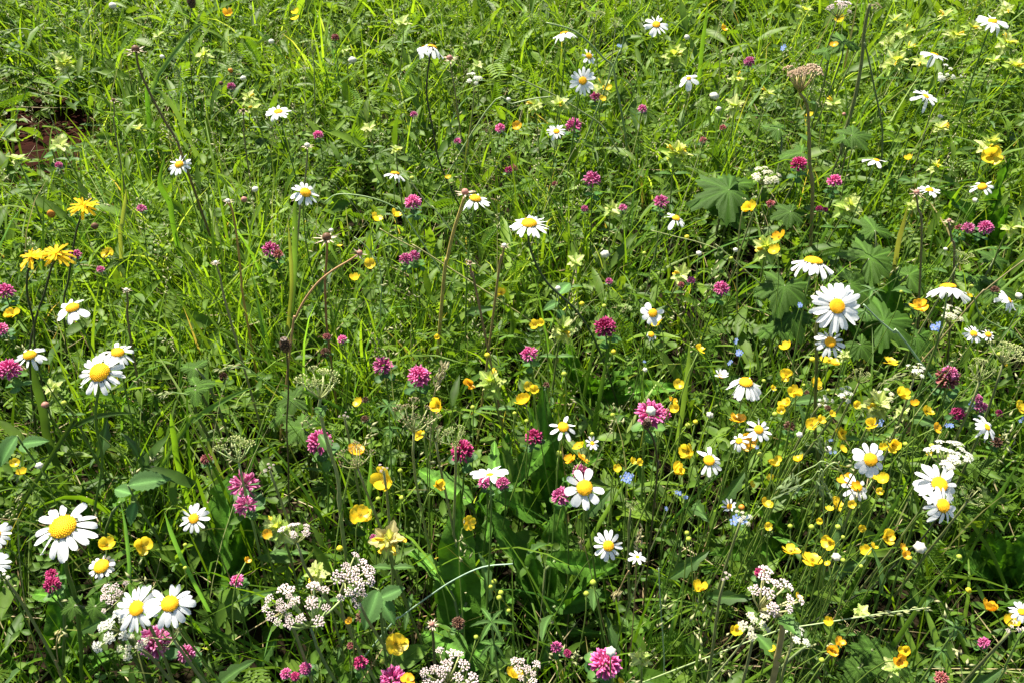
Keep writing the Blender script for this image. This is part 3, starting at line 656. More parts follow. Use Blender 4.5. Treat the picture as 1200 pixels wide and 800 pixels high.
for a in [(503, 443, 8), (571, 416, 8, 'yellow'), (618, 412 - 0, 6), (661, 438, 8), (719, 412, 8, 'yellow'), (718, 486, 7), (806, 498, 8), (815, 494, 7, 'yellow'), (655, 531, 9), (694, 508, 6), (771, 501, 5), (695, 682, 9), (687, 695, 8), (398, 642, 9, 'yellow'), (448, 774, 8), (558, 746, 7),
          (579, 681, 8), (587, 694, 8), (585, 700, 8), (596, 715, 6), (575, 687, 6), (471, 583, 8), (443, 584, 7), (469, 551, 7), (951, 617, 8), (982, 617, 8), (1009, 663, 6), (988, 656, 7), (1135, 691, 8, 'yellow'), (963, 773, 8), (915, 772, 9), (1124, 652, 8), (805, 624, 7), (807, 631, 8),
          (952, 421, 8, 'yellow'), (971, 457, 6), (1037, 518, 8), (1061, 520, 7), (1092, 522, 8), (1018, 504, 6), (891, 532, 9), (895, 450 - 4, 6), (908, 485, 8), (942, 451 + 0, 5), (603, 484 - 0, 6), (617, 493, 6), (682, 356, 7, 'yellow'), (708, 359, 7), (554, 477, 7), (496, 512 - 4, 6), (483, 209, 7), (1138, 336, 7), (1118, 415 - 0, 7), (926, 616, 7), (988, 629, 6), (1171, 415, 7), (967, 441 - 20, 5),
          (805, 278, 7, 'yellow'), (857, 303, 6), (862, 293, 6, 'white'), (755, 297 + 0, 6), (819, 297, 7, 'white')]: bud(*a)
for a in [(1078, 641, 15, 'white', .28, 1, 'largest round creamy white bud, alone in dark leaves at lower right'), (980, 652, 11, 'white'), (413, 71, 10, 'white'), (709, 298, 11, 'white'), (654, 338, 7, 'white'), (832, 486, 9, 'white'), (756, 433, 6, 'white'), (318, 49, 7, 'white'), (1102, 137, 6, 'white'), (937, 509, 8, 'white'), (132, 7, 9, 'white'), (837, 113, 11, 'white'), (596, 117, 6, 'white'), (190, 67, 6, 'white'), (285, 92, 7, 'white'),
          (46, 545, 9, 'white'), (805, 44, 7, 'white'), (842, 128, 7, 'white'), (1194, 347, 9, 'white'), (1143, 235, 7, 'white'), (716, 763, 13, 'white', .31), (763, 481, 13, 'white', .325), (971, 526, 9, 'white'), (60, 251, 10, 'orange', .3, 1.4), (111, 265, 10, 'brown', .3), (270, 83, 7, 'orange'), (259, 98, 6, 'brown'), (53, 474, 10, 'pink'), (75, 472, 8, 'green'), (869, 594, 9, 'orange'), (217, 665 + 0, 6), (217, 638, 6), (1056, 342 - 0, 5), (286, 234, 9, 'pink'),
          (299, 222, 8, 'white'), (388, 270, 6, 'white'), (1108, 292, 5, 'white'), (989, 131 + 3, 5, 'pink'), (1001, 145, 5)]: bud(*a)

# ------------------------------------------------------------------ yellow rattle
def rattle(x, y, w, label=None, short=None, nf=2, cream=False, h=None):
    h = h if h is not None else random.uniform(.20, .27)
    P = at_h(x, y, h); rad = w * (1.0 if w > 30 else 1.22) * depth(P) / FPX / 2
    root = thing('yellow_rattle', base_for(P, random.uniform(-.03, .03), random.uniform(-.02, .04)))
    loc = P - root.location; pool = BRACTS_CREAM if cream else BRACTS
    nrm = Vector((random.uniform(-.3, .3), random.uniform(-.5, 0), 1)).normalized(); F0 = frame(nrm, random.uniform(0, 6))
    st, pts = stem_to(root, P - nrm * rad * .1, nrm, min(.0013, rad * .12), jit((.15, .19, .05)))
    tiers = 3 if w > 20 else 2
    for tier in range(tiers):
        for k in range(5):
            a = k * math.pi * .4 + tier * .6 + random.uniform(-.2, .2)
            s = rad * (1.05, 1.1, .9)[tier] * random.uniform(.85, 1.15)
            el = (0, -38, -64)[tier] + random.uniform(-22, 22)
            o = loc - nrm * rad * (.55, .25, -.05)[tier]
            link('bract', random.choice(pool), root, m4(F0 @ Matrix.Rotation(a, 3, 'Z') @ Matrix.Rotation(R(el), 3, 'Y') @ Matrix.Rotation(R(random.uniform(-20, 20)), 3, 'X'), o, (s, s * 1.5, s)))
    for k in range(nf):
        a = random.uniform(0, 6.28)
        link('flower', RFLOWER, root, m4(F0 @ Matrix.Rotation(a, 3, 'Z') @ Matrix.Rotation(R(-25), 3, 'Y'), loc + F0 @ Vector((math.cos(a), math.sin(a), 0)) * rad * .25, min(.012, rad * .75)))
    for k in range(3):                            # pairs of toothed leaves down the stem
        q = pts[6 - 2 * k]
        for sgn in (0, math.pi):
            link('leaf', STEM_LEAF[k % 2], root, m4(Matrix.Rotation(k * 1.5 + sgn, 3, 'Z') @ Matrix.Rotation(R(-20), 3, 'Y'), q, min(.03, rad * 1.3)))
    clear(x, y, w, P, .9)
    reg(root, 'rattle', 'wildflower', 'yellow rattle plants', x, y, w, 'pale yellow-green rattle plant with toothed bracts', label, short)
rattle(456, 632, 40, 'cream-coloured rattle plant with toothed bracts and yellow flowers, lower middle', 'the cream rattle plant', 4, True, h=.3); rattle(575, 447, 34, 'broad pale green rattle plant with a buttercup on its left', 'the broad pale rattle plant'); rattle(793, 178, 26); rattle(790, 65, 22); rattle(706, 100, 18); rattle(655, 120, 17, nf=1); rattle(626, 122, 15, nf=1)
rattle(863, 90, 14); rattle(861, 122, 18, nf=0); rattle(1161, 168, 22); rattle(1050, 72, 24); rattle(1062, 37, 18); rattle(1108, 16, 14); rattle(1121, 39, 18, nf=1); rattle(1140, 30, 15); rattle(1065, 55, 14); rattle(1182, 47, 20); rattle(1190, 75, 20); rattle(1043, 48, 15, nf=0); rattle(1080, 72, 15, nf=1)
rattle(978, 120, 16, nf=1); rattle(1102, 148, 15); rattle(1097, 193, 14); rattle(660, 385, 26, nf=1); rattle(325, 618, 30, nf=1); rattle(1030, 473, 30, 'pale rounded rattle plant with a yellow buttercup at its right', 'the rounded rattle plant', 1); rattle(1057, 482, 15, nf=0); rattle(898, 290, 34, 'large pale rattle plant with orange flowers left of the drooping daisy', 'the large rattle plant', 3); rattle(995, 240, 24, nf=0)
rattle(799, 320, 20, nf=1); rattle(717, 243, 16, nf=0); rattle(675, 305, 18, nf=0); rattle(471, 25, 16, nf=0); rattle(291, 112, 16, nf=1); rattle(297, 124, 14, nf=1); rattle(238, 63, 16, nf=0); rattle(185, 40, 11, nf=0); rattle(75, 73, 22, nf=0); rattle(162, 150, 12, nf=0); rattle(70, 168, 20, nf=0); rattle(433, 149, 16, nf=0); rattle(465, 174, 13, nf=0); rattle(59, 453, 18, nf=0); rattle(20, 185, 16, nf=0)
rattle(370, 670, 22, nf=1); rattle(750, 770, 20, nf=0); rattle(990, 415 - 0, 12, nf=0); rattle(1180, 10, 16, nf=1); rattle(900, 110 - 2, 14, nf=1); rattle(1165, 70, 14, nf=0); rattle(945, 10, 14, nf=0); rattle(1048, 22, 14, nf=0); rattle(560, 70 + 5, 12, nf=0); rattle(405, 60 - 3, 10, nf=0); rattle(1187, 250 + 15, 18, nf=0); rattle(120, 590 + 6, 14, nf=0) if False else None
rattle(1072, 240, 13, nf=0); rattle(1000, 190 - 20, 12, nf=0); rattle(1010, 715, 16, nf=0); rattle(1047, 780, 20, nf=0); rattle(700, 715, 14, nf=0) if False else None

# ------------------------------------------------------------------ umbel flowers
def umbel(x, y, w, kind='white', rays=10, flat=.18, label=None, short=None, h=.3, tilt=(0, -.1), stem=None, stemcol=(.20, .22, .08), rad_s=.0013, text=None, csize=.30, path=None):
    P = at_h(x, y, h); rad = w * depth(P) / FPX / 2
    nrm = Vector((*tilt, 1)).normalized(); F0 = frame(nrm, random.uniform(0, 6))
    if path:
        pp, bz = to_ground([at_Y(a, b, P.y) for a, b in path])
        root = thing('umbel_flower', bz)
    else:
        root = thing('umbel_flower', base_for(P, random.uniform(-.04, .04), random.uniform(0, .05)))
    loc = P - root.location; node = loc - nrm * rad * .75
    mb = MB(); cl = []
    for k in range(rays):
        r = math.sqrt((k + .5) / rays) * .88 + random.uniform(-.14, .1); a = k * 2.4 + random.uniform(-.4, .4)
        e = loc + F0 @ Vector((r * rad * math.cos(a), r * rad * math.sin(a), rad * (flat * (1 - r * r) + random.uniform(-.16, .10))))
        mid = (node + e) / 2 + F0 @ Vector((math.cos(a), math.sin(a), -.2)) * rad * .10
        tube(mb, [node, mid, e - nrm * rad * .1], [rad * .04, rad * .035, rad * .03], jit(tuple(min(.5, c * 1.5) for c in stemcol)), 4); cl.append((e, a, r))
    link('rays', mb.mesh('rays', M['stem']), root)
    for e, a, r in cl:
        s = rad * csize * random.uniform(.5, 1.0); n2 = (nrm + (F0 @ Vector((math.cos(a), math.sin(a), 0))) * r * .6).normalized()
        link(CLUST[kind][0].name.split('.')[0], random.choice(CLUST[kind]), root, m4(frame(n2, random.uniform(0, 6)), e, s))
    if path:
        pts = smooth_path([node + root.location] + pp + [root.location - Vector((0, 0, .01))], 5)
        mb = MB(); n_ = len(pts); tube(mb, [p - root.location for p in pts], [rad_s * (1 + .6 * i / n_) * (1.35 if i % 7 == 4 else 1) for i in range(n_)], stemcol, 7); sm = link('stem', mb.mesh('stem', M['stem']), root)
        for q, an in ((4, -1.2), (11, 2.2)):
            if q < n_: link('leaf', STEM_LEAF[0], sm, m4(Matrix.Rotation(an, 3, 'Z') @ Matrix.Rotation(R(-30), 3, 'Y'), pts[q] - root.location, (.02, .03, .02)))
    else: stem_to(root, node + root.location, nrm, rad_s, jit(stemcol))
    clear(x, y, w, P, .85)
    t = text or dict(white='white umbel flower', pinkwhite='pale pink and white umbel flower', cream='cream umbel flower', rust='rusty pink umbel flower', seed='pale green seeding umbel', brownseed='brownish seeding umbel')[kind]
    reg(root, 'umbel', 'umbel flower', 'umbel flowers', x, y, w, t, label, short)
U = umbel
U(940, 88, 54, 'rust', 12, .3, 'rusty pink flat-topped umbel on a thick brown stem at upper right', 'the rusty umbel', h=.42, tilt=(0, .3), stemcol=(.22, .17, .06), csize=.36, rad_s=.0018, path=[(946, 125), (948, 160), (949, 195), (952, 235)])
U(985, 9, 34, 'pinkwhite', 9, .2, 'pale pink umbel cut by the top edge', None, h=.36); U(1026, 8, 20, 'rust', 6, h=.33)
U(131, 697, 42, 'pinkwhite', 8, .3, 'dense pale pink umbel tuft left of the two touching daisies', 'the pale pink umbel tuft', h=.33, tilt=(-.3, -.4)); U(133, 738, 50, 'white', 7, .2, h=.30, tilt=(0, -.5)); U(156, 758, 40, 'cream', 6, .2, h=.29, tilt=(0, -.5))
U(360, 708, 92, 'pinkwhite', 15, .25, 'widest pale pink umbel, lower left of centre', 'the widest pink umbel', h=.31, tilt=(0, .2), csize=.19, stemcol=(.16, .22, .07)); U(327, 712, 44, 'pinkwhite', 8, .2, h=.32, tilt=(-.1, -.3))
U(414, 672, 58, 'pinkwhite', 11, .2, 'pale pink umbel sloping down to the right beside a toothed leaf', 'the sloping pink umbel', h=.32, tilt=(.7, -.1)); U(347, 622, 42, 'pinkwhite', 9, .2, h=.32, tilt=(0, .35)); U(4, 675, 18, 'white', 5, h=.28)
U(526, 790, 76, 'pinkwhite', 15, .2, 'white umbel cut by the bottom edge in the middle', 'the bottom-edge umbel', h=.32, tilt=(.1, -.1), csize=.26); U(616, 785, 40, 'pinkwhite', 8, .2, h=.3)
U(905, 698, 76, 'pinkwhite', 11, .35, 'drooping cream-white umbel on a thick tan stem, lower right', 'the thick-stemmed cream umbel', h=.36, tilt=(.35, .0), csize=.26, stemcol=(.42, .32, .12), rad_s=.0017, path=[(916, 725), (912, 765), (905, 800), (900, 830)]); U(933, 741, 36, 'white', 7, .1, h=.30, tilt=(.2, .3)); U(884, 731, 40, 'cream', 8, .3, h=.33, tilt=(-.2, -.2))
U(1115, 532, 58, 'white', 14, .15, 'flat white umbel above the pair of overlapping daisies', 'the flat white umbel', h=.32, tilt=(.05, .1), csize=.24); U(1074, 434, 30, 'white', 7, .2, h=.31, tilt=(0, .1)); U(1114, 369, 32, 'cream', 8, .3, h=.31); U(1111, 86, 34, 'white', 7, .1, h=.31, tilt=(0, -.5), csize=.24)
U(991, 462, 26, 'white', 6, .2, h=.27); U(965, 469, 22, 'white', 6, .1, h=.26, tilt=(0, -.5)); U(1040, 462, 24, 'cream', 6, h=.27); U(898, 207, 38, 'cream', 9, .2, h=.30, tilt=(0, -.3)); U(1127, 300, 28, 'seed', 7, h=.28)
U(373, 446, 64, 'seed', 10, .2, 'pale yellow-green umbel gone to seed on a long pale stalk', 'the pale seeding umbel', h=.36, tilt=(0, .2), path=[(375, 480), (384, 520), (396, 560), (400, 610)], stemcol=(.27, .30, .12)); U(488, 489, 58, 'brownseed', 9, .5, h=.34, tilt=(.2, .1), stemcol=(.26, .28, .10)); U(533, 512, 40, 'seed', 8, .3, h=.33, stemcol=(.26, .30, .10))
U(415, 535, 50, 'brownseed', 8, .4, h=.32, tilt=(-.1, 0), stemcol=(.25, .27, .10)); U(1180, 411, 46, 'seed', 9, .2, h=.32, tilt=(0, .2)); U(277, 526, 50, 'seed', 8, .3, h=.30, tilt=(0, .2), stemcol=(.22, .28, .1)); U(722, 26, 22, 'seed', 6, .2, h=.32); U(555, 93, 26, 'white', 6, .2, h=.31, tilt=(0, -.3)); U(697, 18, 26, 'seed', 6, .2, h=.3)
U(1150, 435, 42, 'seed', 7, .4, h=.32, tilt=(-.2, 0)); U(365, 55, 22, 'seed', 6, .5, h=.3); U(1010, 440, 30, 'seed', 6, .2, h=.27); U(510, 380 + 130, 30, 'brownseed', 6, .5, h=.32); U(420, 750 - 50, 30, 'pinkwhite', 6, .1, h=.30); U(1005, 572 + 5, 24, 'cream', 5, h=.27); U(198, 740, 50, 'brownseed', 7, .4, h=.31)
U(1188, 735, 24, 'pinkwhite', 5, h=.3); U(850, 675 - 0, 16, 'pinkwhite', 4, h=.32); U(403, 486, 14, 'pinkwhite', 4, .1, h=.30); U(449, 549, 16, 'pinkwhite', 4, .1, h=.33); U(315, 547, 17, 'pinkwhite', 4, .1, h=.3); U(1138, 580, 34, 'seed', 6, .3, h=.28); U(740, 590, 20, 'seed', 5, h=.27); U(870, 605, 24, 'cream', 6, h=.27)

# ------------------------------------------------------------------ hawkbits and spent heads
def hawk_mesh(seed):
    rd = random.Random(seed); mb = MB()
    for ring, (n_, L, el) in enumerate([(17, 1.0, 5), (12, .8, 20), (8, .5, 40)]):
        for k in range(n_):
            V, F = blade_grid([(.08, .05), (.4, .085), (.85, .10), (1.0, .07)], 3, lambda x, t: .06 * t * t - .12 * x * x)
            a = 2 * math.pi * k / n_ + ring * .2 + rd.uniform(-.1, .1); rot = Matrix.Rotation(a, 3, 'Z') @ Matrix.Rotation(R(-el + rd.uniform(-16, 38)), 3, 'Y'); l_ = L * rd.uniform(.7, 1.12)
            mb.add([tuple(rot @ (Vector(v) * l_)) for v in V], F, (1, 1, 1))
    return mb.mesh('ray_florets', M['butter'], smooth=False)
HAWK = [hawk_mesh(1), hawk_mesh(2)]
def hawkbit(x, y, w, label, path, tilt=(0, .1)):
    P = at_h(x, y, .36); rad = w * depth(P) / FPX / 1.7; nrm = Vector((*tilt, 1)).normalized()
    pp, bz = to_ground([at_Y(a, b, P.y) for a, b in path])
    root = thing('hawkbit', bz)
    loc = P - root.location
    link('ray_florets', random.choice(HAWK), root, m4(frame(nrm, random.uniform(0, 6)), loc, rad))
    link('calyx', CALYX_DARK, root, m4(frame(nrm), loc, (rad * .28, rad * .28, rad * .9)))
    pts = smooth_path([P - nrm * rad * .25] + pp + [root.location - Vector((0, 0, .01))], 4)
    mb = MB(); tube(mb, [p - root.location for p in pts], .0012, (.04, .05, .018), 5); link('stem', mb.mesh('stem', M['stem']), root)
    clear(x, y, w, P, 1.1); reg(root, 'hawkbit', 'wildflower', 'orange-yellow hawkbits', x, y, w, 'orange-yellow hawkbit', label, 'the ' + label.split(' hawkbit')[0].split('shaggy ')[0].strip() + ' hawkbit' if False else None)
hawkbit(98, 241, 33, 'uppermost orange-yellow hawkbit, side-on on a dark stem', [(92, 262), (86, 290), (80, 330), (75, 370)], (-.05, -.1))
hawkbit(37, 301, 34, 'left one of the two lower orange hawkbits at the left edge', [(33, 318), (32, 345), (40, 380), (45, 430)], (-.15, .0))
hawkbit(66, 297, 36, 'right one of the two lower orange hawkbits at the left edge', [(60, 315), (52, 345), (42, 375), (35, 430)], (.1, .0))
ITEMS[-3]['short'] = 'the uppermost hawkbit'

def seedhead(x, y, w, col, path, label=None, short=None, h=.36, rs=.0011, star=12, tilt=(0, 0), scol=None):
    P = at_h(x, y, h); rad = w * depth(P) / FPX / 2; nrm = Vector((*tilt, 1)).normalized()
    pp, bz = to_ground([at_Y(a, b, P.y) for a, b in path])
    root = thing('seedhead', bz)
    loc = P - root.location; F0 = frame(nrm, random.uniform(0, 3))
    link('receptacle', BUD['white'] if scol is None else BUD[scol], root, m4(F0, loc + nrm * rad * .1, (rad * .36, rad * .36, rad * .34)))
    mb = MB()
    for k in range(star):
        V, F = blade_grid([(.1, .09), (.5, .10), (.85, .06), (1.0, .02)], 3, lambda x_, t: .25 * x_ * x_ + .05 * t * t)
        a = 2 * math.pi * k / star + random.uniform(-.15, .15); rot = F0 @ Matrix.Rotation(a, 3, 'Z') @ Matrix.Rotation(R(random.uniform(0, 40)), 3, 'Y')
        mb.add([tuple(loc + rot @ (Vector(v) * rad * random.uniform(.6, 1.15))) for v in V], F, jit((.55, .45, .32), .3))
    link('bracts', mb.mesh('bracts', M['straw']), root)
    pts = smooth_path([P - nrm * rad * .2] + pp + [root.location - Vector((0, 0, .01))], 5)
    mb = MB(); tube(mb, [p - root.location for p in pts], [rs * (1 + .4 * i / len(pts)) for i in range(len(pts))], col, 6); link('stem', mb.mesh('stem', M['stem']), root)
    clear(x, y, w, P); reg(root, 'seedhead', 'seedhead', 'spent seedheads', x, y, w, 'dry brown spent seedhead', label, short)
seedhead(159, 59, 26, (.15, .10, .04), [(163, 80), (175, 108), (192, 140), (207, 165), (216, 190)], 'spent star-shaped seedhead on a tall leaning brown stalk at upper left', 'the tall star seedhead', h=.44, rs=.0015, scol='brown')
seedhead(267, 236, 14, (.42, .24, .06), [(273, 250), (279, 290), (283, 330), (286, 355)], 'pale spent head on a straight orange-tan stalk, left of centre', None, rs=.0012)
seedhead(253, 308, 12, (.26, .24, .10), [(258, 325), (262, 345), (270, 375)], None, None, rs=.0010)
seedhead(421, 297, 20, (.45, .26, .11), [(410, 305), (390, 317), (372, 332), (357, 352), (347, 372), (342, 392)], 'nodding pinkish seedhead at the end of a long arching stalk', 'the arching stalk', rs=.0010, tilt=(1, 0), scol='pink')
seedhead(383, 279, 30, (.26, .13, .05), [(383, 300), (381, 330), (382, 365), (385, 400)], 'brown star-shaped seedhead on a straight brown stalk beside the arching one', None, rs=.0012, scol='brown')
seedhead(360, 171, 16, (.24, .22, .10), [(360, 185), (357, 215), (352, 240)], None, None)
seedhead(545, 226, 24, (.40, .30, .08), [(540, 245), (532, 270), (525, 300), (520, 330)], 'shrivelled seedhead on a thick tan stalk left of a daisy', None, rs=.0018, scol='pink')
seedhead(551, 308, 12, (.2, .13, .06), [(553, 325), (560, 350)], None, None, scol='brown'); seedhead(591, 288, 14, (.24, .18, .06), [(588, 305), (583, 330)], None, None)
seedhead(527, 69, 20, (.2, .16, .07), [(530, 90), (535, 120)], None, None, h=.33, scol='pink'); seedhead(1074, 226, 18, (.2, .16, .07), [(1076, 245), (1080, 280)], None, None, h=.33, scol='pink')
seedhead(1112, 259, 14, (.15, .12, .06), [(1115, 280), (1118, 310)], None, None, h=.32, scol='pink'); seedhead(148, 340, 12, (.2, .15, .07), [(150, 355), (152, 390)], None, None, h=.3)
seedhead(133, 118, 12, (.22, .20, .08), [(134, 135), (136, 160)], None, None, h=.32, scol='brown'); seedhead(285, 130, 12, (.2, .16, .07), [(286, 150), (288, 175)], None, None, h=.3, scol='brown')
seedhead(803, 732 - 600 + 560, 1, G_TAN, [(1, 1)], None) if False else None
seedhead(506, 731, 18, (.14, .12, .05), [(508, 750), (510, 780)], 'dark withered head with pinkish tips among the broad dark leaves', None, h=.22, scol='pink')

def plantain(x, y, w, hh, path, label, col=(.06, .05, .02)):
    """ribwort: a dark oblong spike on a wiry stem"""
    P = at_h(x, y, .38); px = depth(P) / FPX; pp, bz = to_ground([at_Y(a, b, P.y) for a, b in path])
    root = thing('plantain_spike', bz); loc = P - root.location
    mb = MB(); N = 60
    for i in range(N):
        f = (i + .5) / N; z = (f - .5) * hh * px; r = w * px / 2 * math.sin(math.pi * (f * .85 + .1)); a = i * 2.4
        c = loc + Vector((r * math.cos(a), r * math.sin(a), z)); s = w * px * .16
        Pq = [c + Vector(v) * s for v in ((1, 0, 0), (0, 1, 0), (-1, 0, 0), (0, -1, 0), (math.cos(a), math.sin(a), 1.2), (0, 0, -1))]
        mb.add([tuple(v) for v in Pq], [(0, 1, 4), (1, 2, 4), (2, 3, 4), (3, 0, 4), (1, 0, 5), (2, 1, 5), (3, 2, 5), (0, 3, 5)], jit((.10, .055, .03), .4))
    tube(mb, [loc - Vector((0, 0, hh * px * .5)), loc + Vector((0, 0, hh * px * .5))], w * px * .38, (.06, .035, .02), 7)
    link('spike', mb.mesh('spike', M['stem'], False), root)
    pts = smooth_path([P - Vector((0, 0, hh * px * .45))] + pp + [root.location - Vector((0, 0, .01))], 4)
    mb = MB(); tube(mb, [p - root.location for p in pts], .0008, col, 5); link('stem', mb.mesh('stem', M['stem']), root)
    clear(x, y, max(w, hh), P); reg(root, 'plantain', 'plantain', 'plantain spikes', x, y, w, 'dark brown oblong plantain spike', label, None)
plantain(334, 404, 11, 18, [(337, 425), (338, 460), (336, 500), (338, 540), (340, 600)], 'dark brown plantain spike on a straight black wiry stem, left of centre')
plantain(758, 410 + 86, 9, 13, [(766, 515), (770, 540), (768, 575)], 'brown plantain spike under the white-tufted clover')
plantain(224, 2, 8, 14, [(223, 20), (222, 50)], 'brown plantain spike at the top edge, upper left')
plantain(1022, 160 + 30, 7, 10, [(1024, 210), (1028, 240)], 'thin plantain spike above the dark leaves at right') if False else None

# ------------------------------------------------------------------ forget-me-nots
def forget(x, y, w, n=4, label=None):
    P = at_h(x, y, random.uniform(.2, .26)); px = depth(P) / FPX
    root = thing('forget_me_not', base_for(P, random.uniform(-.03, .03), .02)); loc = P - root.location
    for k in range(n):
        s = w * px * (.28 if n > 1 else .5); o = Vector((random.uniform(-1, 1), random.uniform(-.6, .6), random.uniform(-.6, .6))) * w * px * .36 * (n > 1)
        link('floret', BLUE, root, m4(frame((random.uniform(-.4, .4), -1, 1), random.uniform(0, 6)), loc + o, s))
    stem_to(root, P, (0, 0, 1), .0006, G_STEM, sides=4)
    clear(x, y, w, P); reg(root, 'forgetmenot', 'forget-me-not', 'blue forget-me-nots', x, y, w, 'tiny blue forget-me-not cluster', label)
for a in [(869, 413, 12), (862, 399, 8, 2), (864, 401 + 0, 5, 2), (938, 357, 9, 3), (1096, 382, 14, 5, 'blue forget-me-not cluster under the orange buttercup at right'), (735, 559, 16, 4), (743, 556, 9, 2), (795, 577, 9, 3), (804, 582, 8, 3), (865, 611, 17, 5), (1141, 474, 13, 3), (1029, 496, 10, 3), (1112, 498, 10, 3), (973, 515, 6, 2), (976, 530, 7, 2), (1197, 491, 8, 2), (779, 596, 7, 2), (889, 510, 7, 2), (888, 522, 8, 2),
          (725, 54, 7, 2), (755, 423, 5, 2), (907, 455, 6, 1), (857, 424, 8, 2), (1033, 493, 6, 1), (917, 56, 9, 3), (989, 512, 5, 1), (880, 605, 9, 2)]: forget(*a)

# ------------------------------------------------------------------ single stalks and blades that stand out
STALKS = []
def stalk(name, pts, Yh, w, col, label, flat=False, cat='grass blade', spike=None, short=None, group=None, lean=0.0):
    """pts: picture points; first point is h=Yh above the ground, the rest lie on the same upright plane (leaning back by lean)"""
    P0 = at_h(pts[0][0], pts[0][1], Yh); W = []
    for i, (x, y) in enumerate(pts):
        p = at_Y(x, y, P0.y + lean * i / len(pts)); W.append(p)
    px = depth(P0) / FPX
    low = min(W, key=lambda p: p.z)
    if low is W[-1]: W, bz = to_ground(W); W = W + [bz - Vector((0, 0, .005))]
    else: bz = Vector((low.x, low.y, float(ground_z(low.x, low.y))))
    root = thing(name, bz)
    W2 = smooth_path([p - root.location for p in W], 5)
    mb = MB(); n_ = len(W2)
    if flat:
        V = []; F = []
        for i, p in enumerate(W2):
            t = (W2[min(i + 1, n_ - 1)] - W2[max(i - 1, 0)]).normalized(); f = i / (n_ - 1)
            sd = t.cross(Vector((0, -.8, .6))).normalized(); nn = t.cross(sd).normalized(); h_ = w * px / 2 * min(1, .12 + 3.2 * f) * (1 if f < .8 else 1 - (f - .8) * 1.5)
            V += [tuple(p - sd * h_ - nn * h_ * .5), tuple(p), tuple(p + sd * h_ - nn * h_ * .4)]
        for i in range(n_ - 1):
            for j in (0, 1): a = i * 3 + j; F.append((a, a + 1, a + 4, a + 3))
        mb.add(V, F, col); link('blade', mb.mesh('blade', M['grass']), root)
    else:
        tube(mb, W2, [w * px / 2 * (.7 + .4 * i / n_) for i in range(n_)], col, 6); link('stem', mb.mesh('stem', M['stem']), root)
    if spike:
        m2 = MB(); k_, sz, sc = spike                      # how many spikelets, their size in px, tint
        for i in range(k_):
            q = W2[min(int(i * (n_ * .35) / k_), n_ - 1)] + Vector([random.uniform(-1, 1) * sz * px * .4 for _ in range(3)])
            d = (W2[0] - W2[min(4, n_ - 1)]).normalized() + Vector([random.uniform(-.5, .4) for _ in range(3)]); d.normalize(); L = sz * px
            tube(m2, [q, q + d * L * .5, q + d * L], [L * .04, L * .15, L * .02], jit(sc, .2), 4)
        link('spikelets', m2.mesh('spikelets', M['straw'], False), root)
    for q in pts[::1]: CLEAR.append((q[0], q[1], w * 1.0 + 2, w * 1.0 + 6, P0.y * cP + (CAM_H - .2) * sP))
    reg(root, name, cat, group, pts[0][0], pts[0][1], w, label, label, short)
PALE = (.30, .38, .16); BRG = (.15, .27, .045); DKG = (.05, .10, .02); BLG = (.12, .22, .08)
stalk('grass_stalk', [(601, 660), (565, 664), (530, 680), (500, 700), (470, 722), (455, 735)], .26, 2.2, (.30, .42, .30), 'thin pale stalk arching over the broad dark leaves at lower middle', cat='grass stalk')
stalk('grass_stalk', [(1084, 712), (1050, 716), (1010, 722), (960, 730), (925, 736), (880, 750)], .26, 1.8, PALE, 'thin pale grass stalk lying almost level at lower right', spike=(22, 7, (.42, .45, .2)), cat='grass stalk')
stalk('long_bladed_plant', [(1082, 708), (1090, 730), (1100, 760), (1112, 790)], .22, 8, BLG, 'broad grey-green grass blade standing at lower right below the level stalk', True)
stalk('long_bladed_plant', [(1053, 716), (1062, 740), (1072, 765), (1080, 790)], .18, 7, BLG, 'second broad blade left of the first at lower right', True)
stalk('long_bladed_plant', [(239, 27), (225, 38), (208, 58), (192, 80), (181, 102)], .30, 6, (.15, .27, .08), 'broad bent grass blade arching left at the upper left', True)
stalk('long_bladed_plant', [(176, 104), (190, 110), (205, 128), (217, 152), (230, 180)], .26, 6, (.16, .27, .09), 'curved pale blade arching down to the right at upper left', True)
stalk('long_bladed_plant', [(170, 92), (173, 115), (176, 150), (178, 190)], .26, 6, (.10, .24, .03), 'upright green blade beside the leaning brown stalk', True)
stalk('long_bladed_plant', [(160, 484), (135, 484), (112, 488), (90, 498), (75, 512)], .3, 6, DKG, 'dark green blade crossing behind the high-domed daisy stem', True)
stalk('long_bladed_plant', [(300, 452), (275, 462), (250, 476), (232, 488), (215, 505)], .26, 6, (.13, .25, .05), 'long blade rising to the right, left of centre', True)
stalk('long_bladed_plant', [(38, 420), (43, 445), (50, 470), (54, 490), (60, 520)], .28, 13, (.05, .10, .025), 'dark broad pointed leaf standing at the left below a daisy', True)
stalk('long_bladed_plant', [(200, 484), (203, 500), (206, 520), (210, 545)], .24, 8, (.17, .33, .03), 'bright yellow-green pointed blade at left', True)
stalk('long_bladed_plant', [(348, 215), (346, 250), (346, 290), (345, 330), (340, 385)], .34, 7, (.13, .24, .06), 'tall upright blade under the tilted daisy', True)
stalk('long_bladed_plant', [(337, 255), (341, 300), (342, 340), (338, 390)], .3, 5, (.20, .24, .07), 'yellowing upright blade beside the tall one under the tilted daisy', True)
stalk('long_bladed_plant', [(1064, 240), (1058, 262), (1052, 285), (1048, 310), (1044, 325)], .3, 6, (.20, .22, .07), 'olive-tan blade rising in front of the dark leaves at right', True)
stalk('long_bladed_plant', [(830, 0), (826, 30), (822, 60), (818, 100), (810, 140)], .3, 5, (.15, .30, .04), 'bright upright blade near the top, right of the neat daisy', True)
stalk('long_bladed_plant', [(194, 180), (188, 215), (200, 240), (205, 270)], .3, 7, (.11, .24, .03), 'broad bright blade under the half-hidden daisy', True)
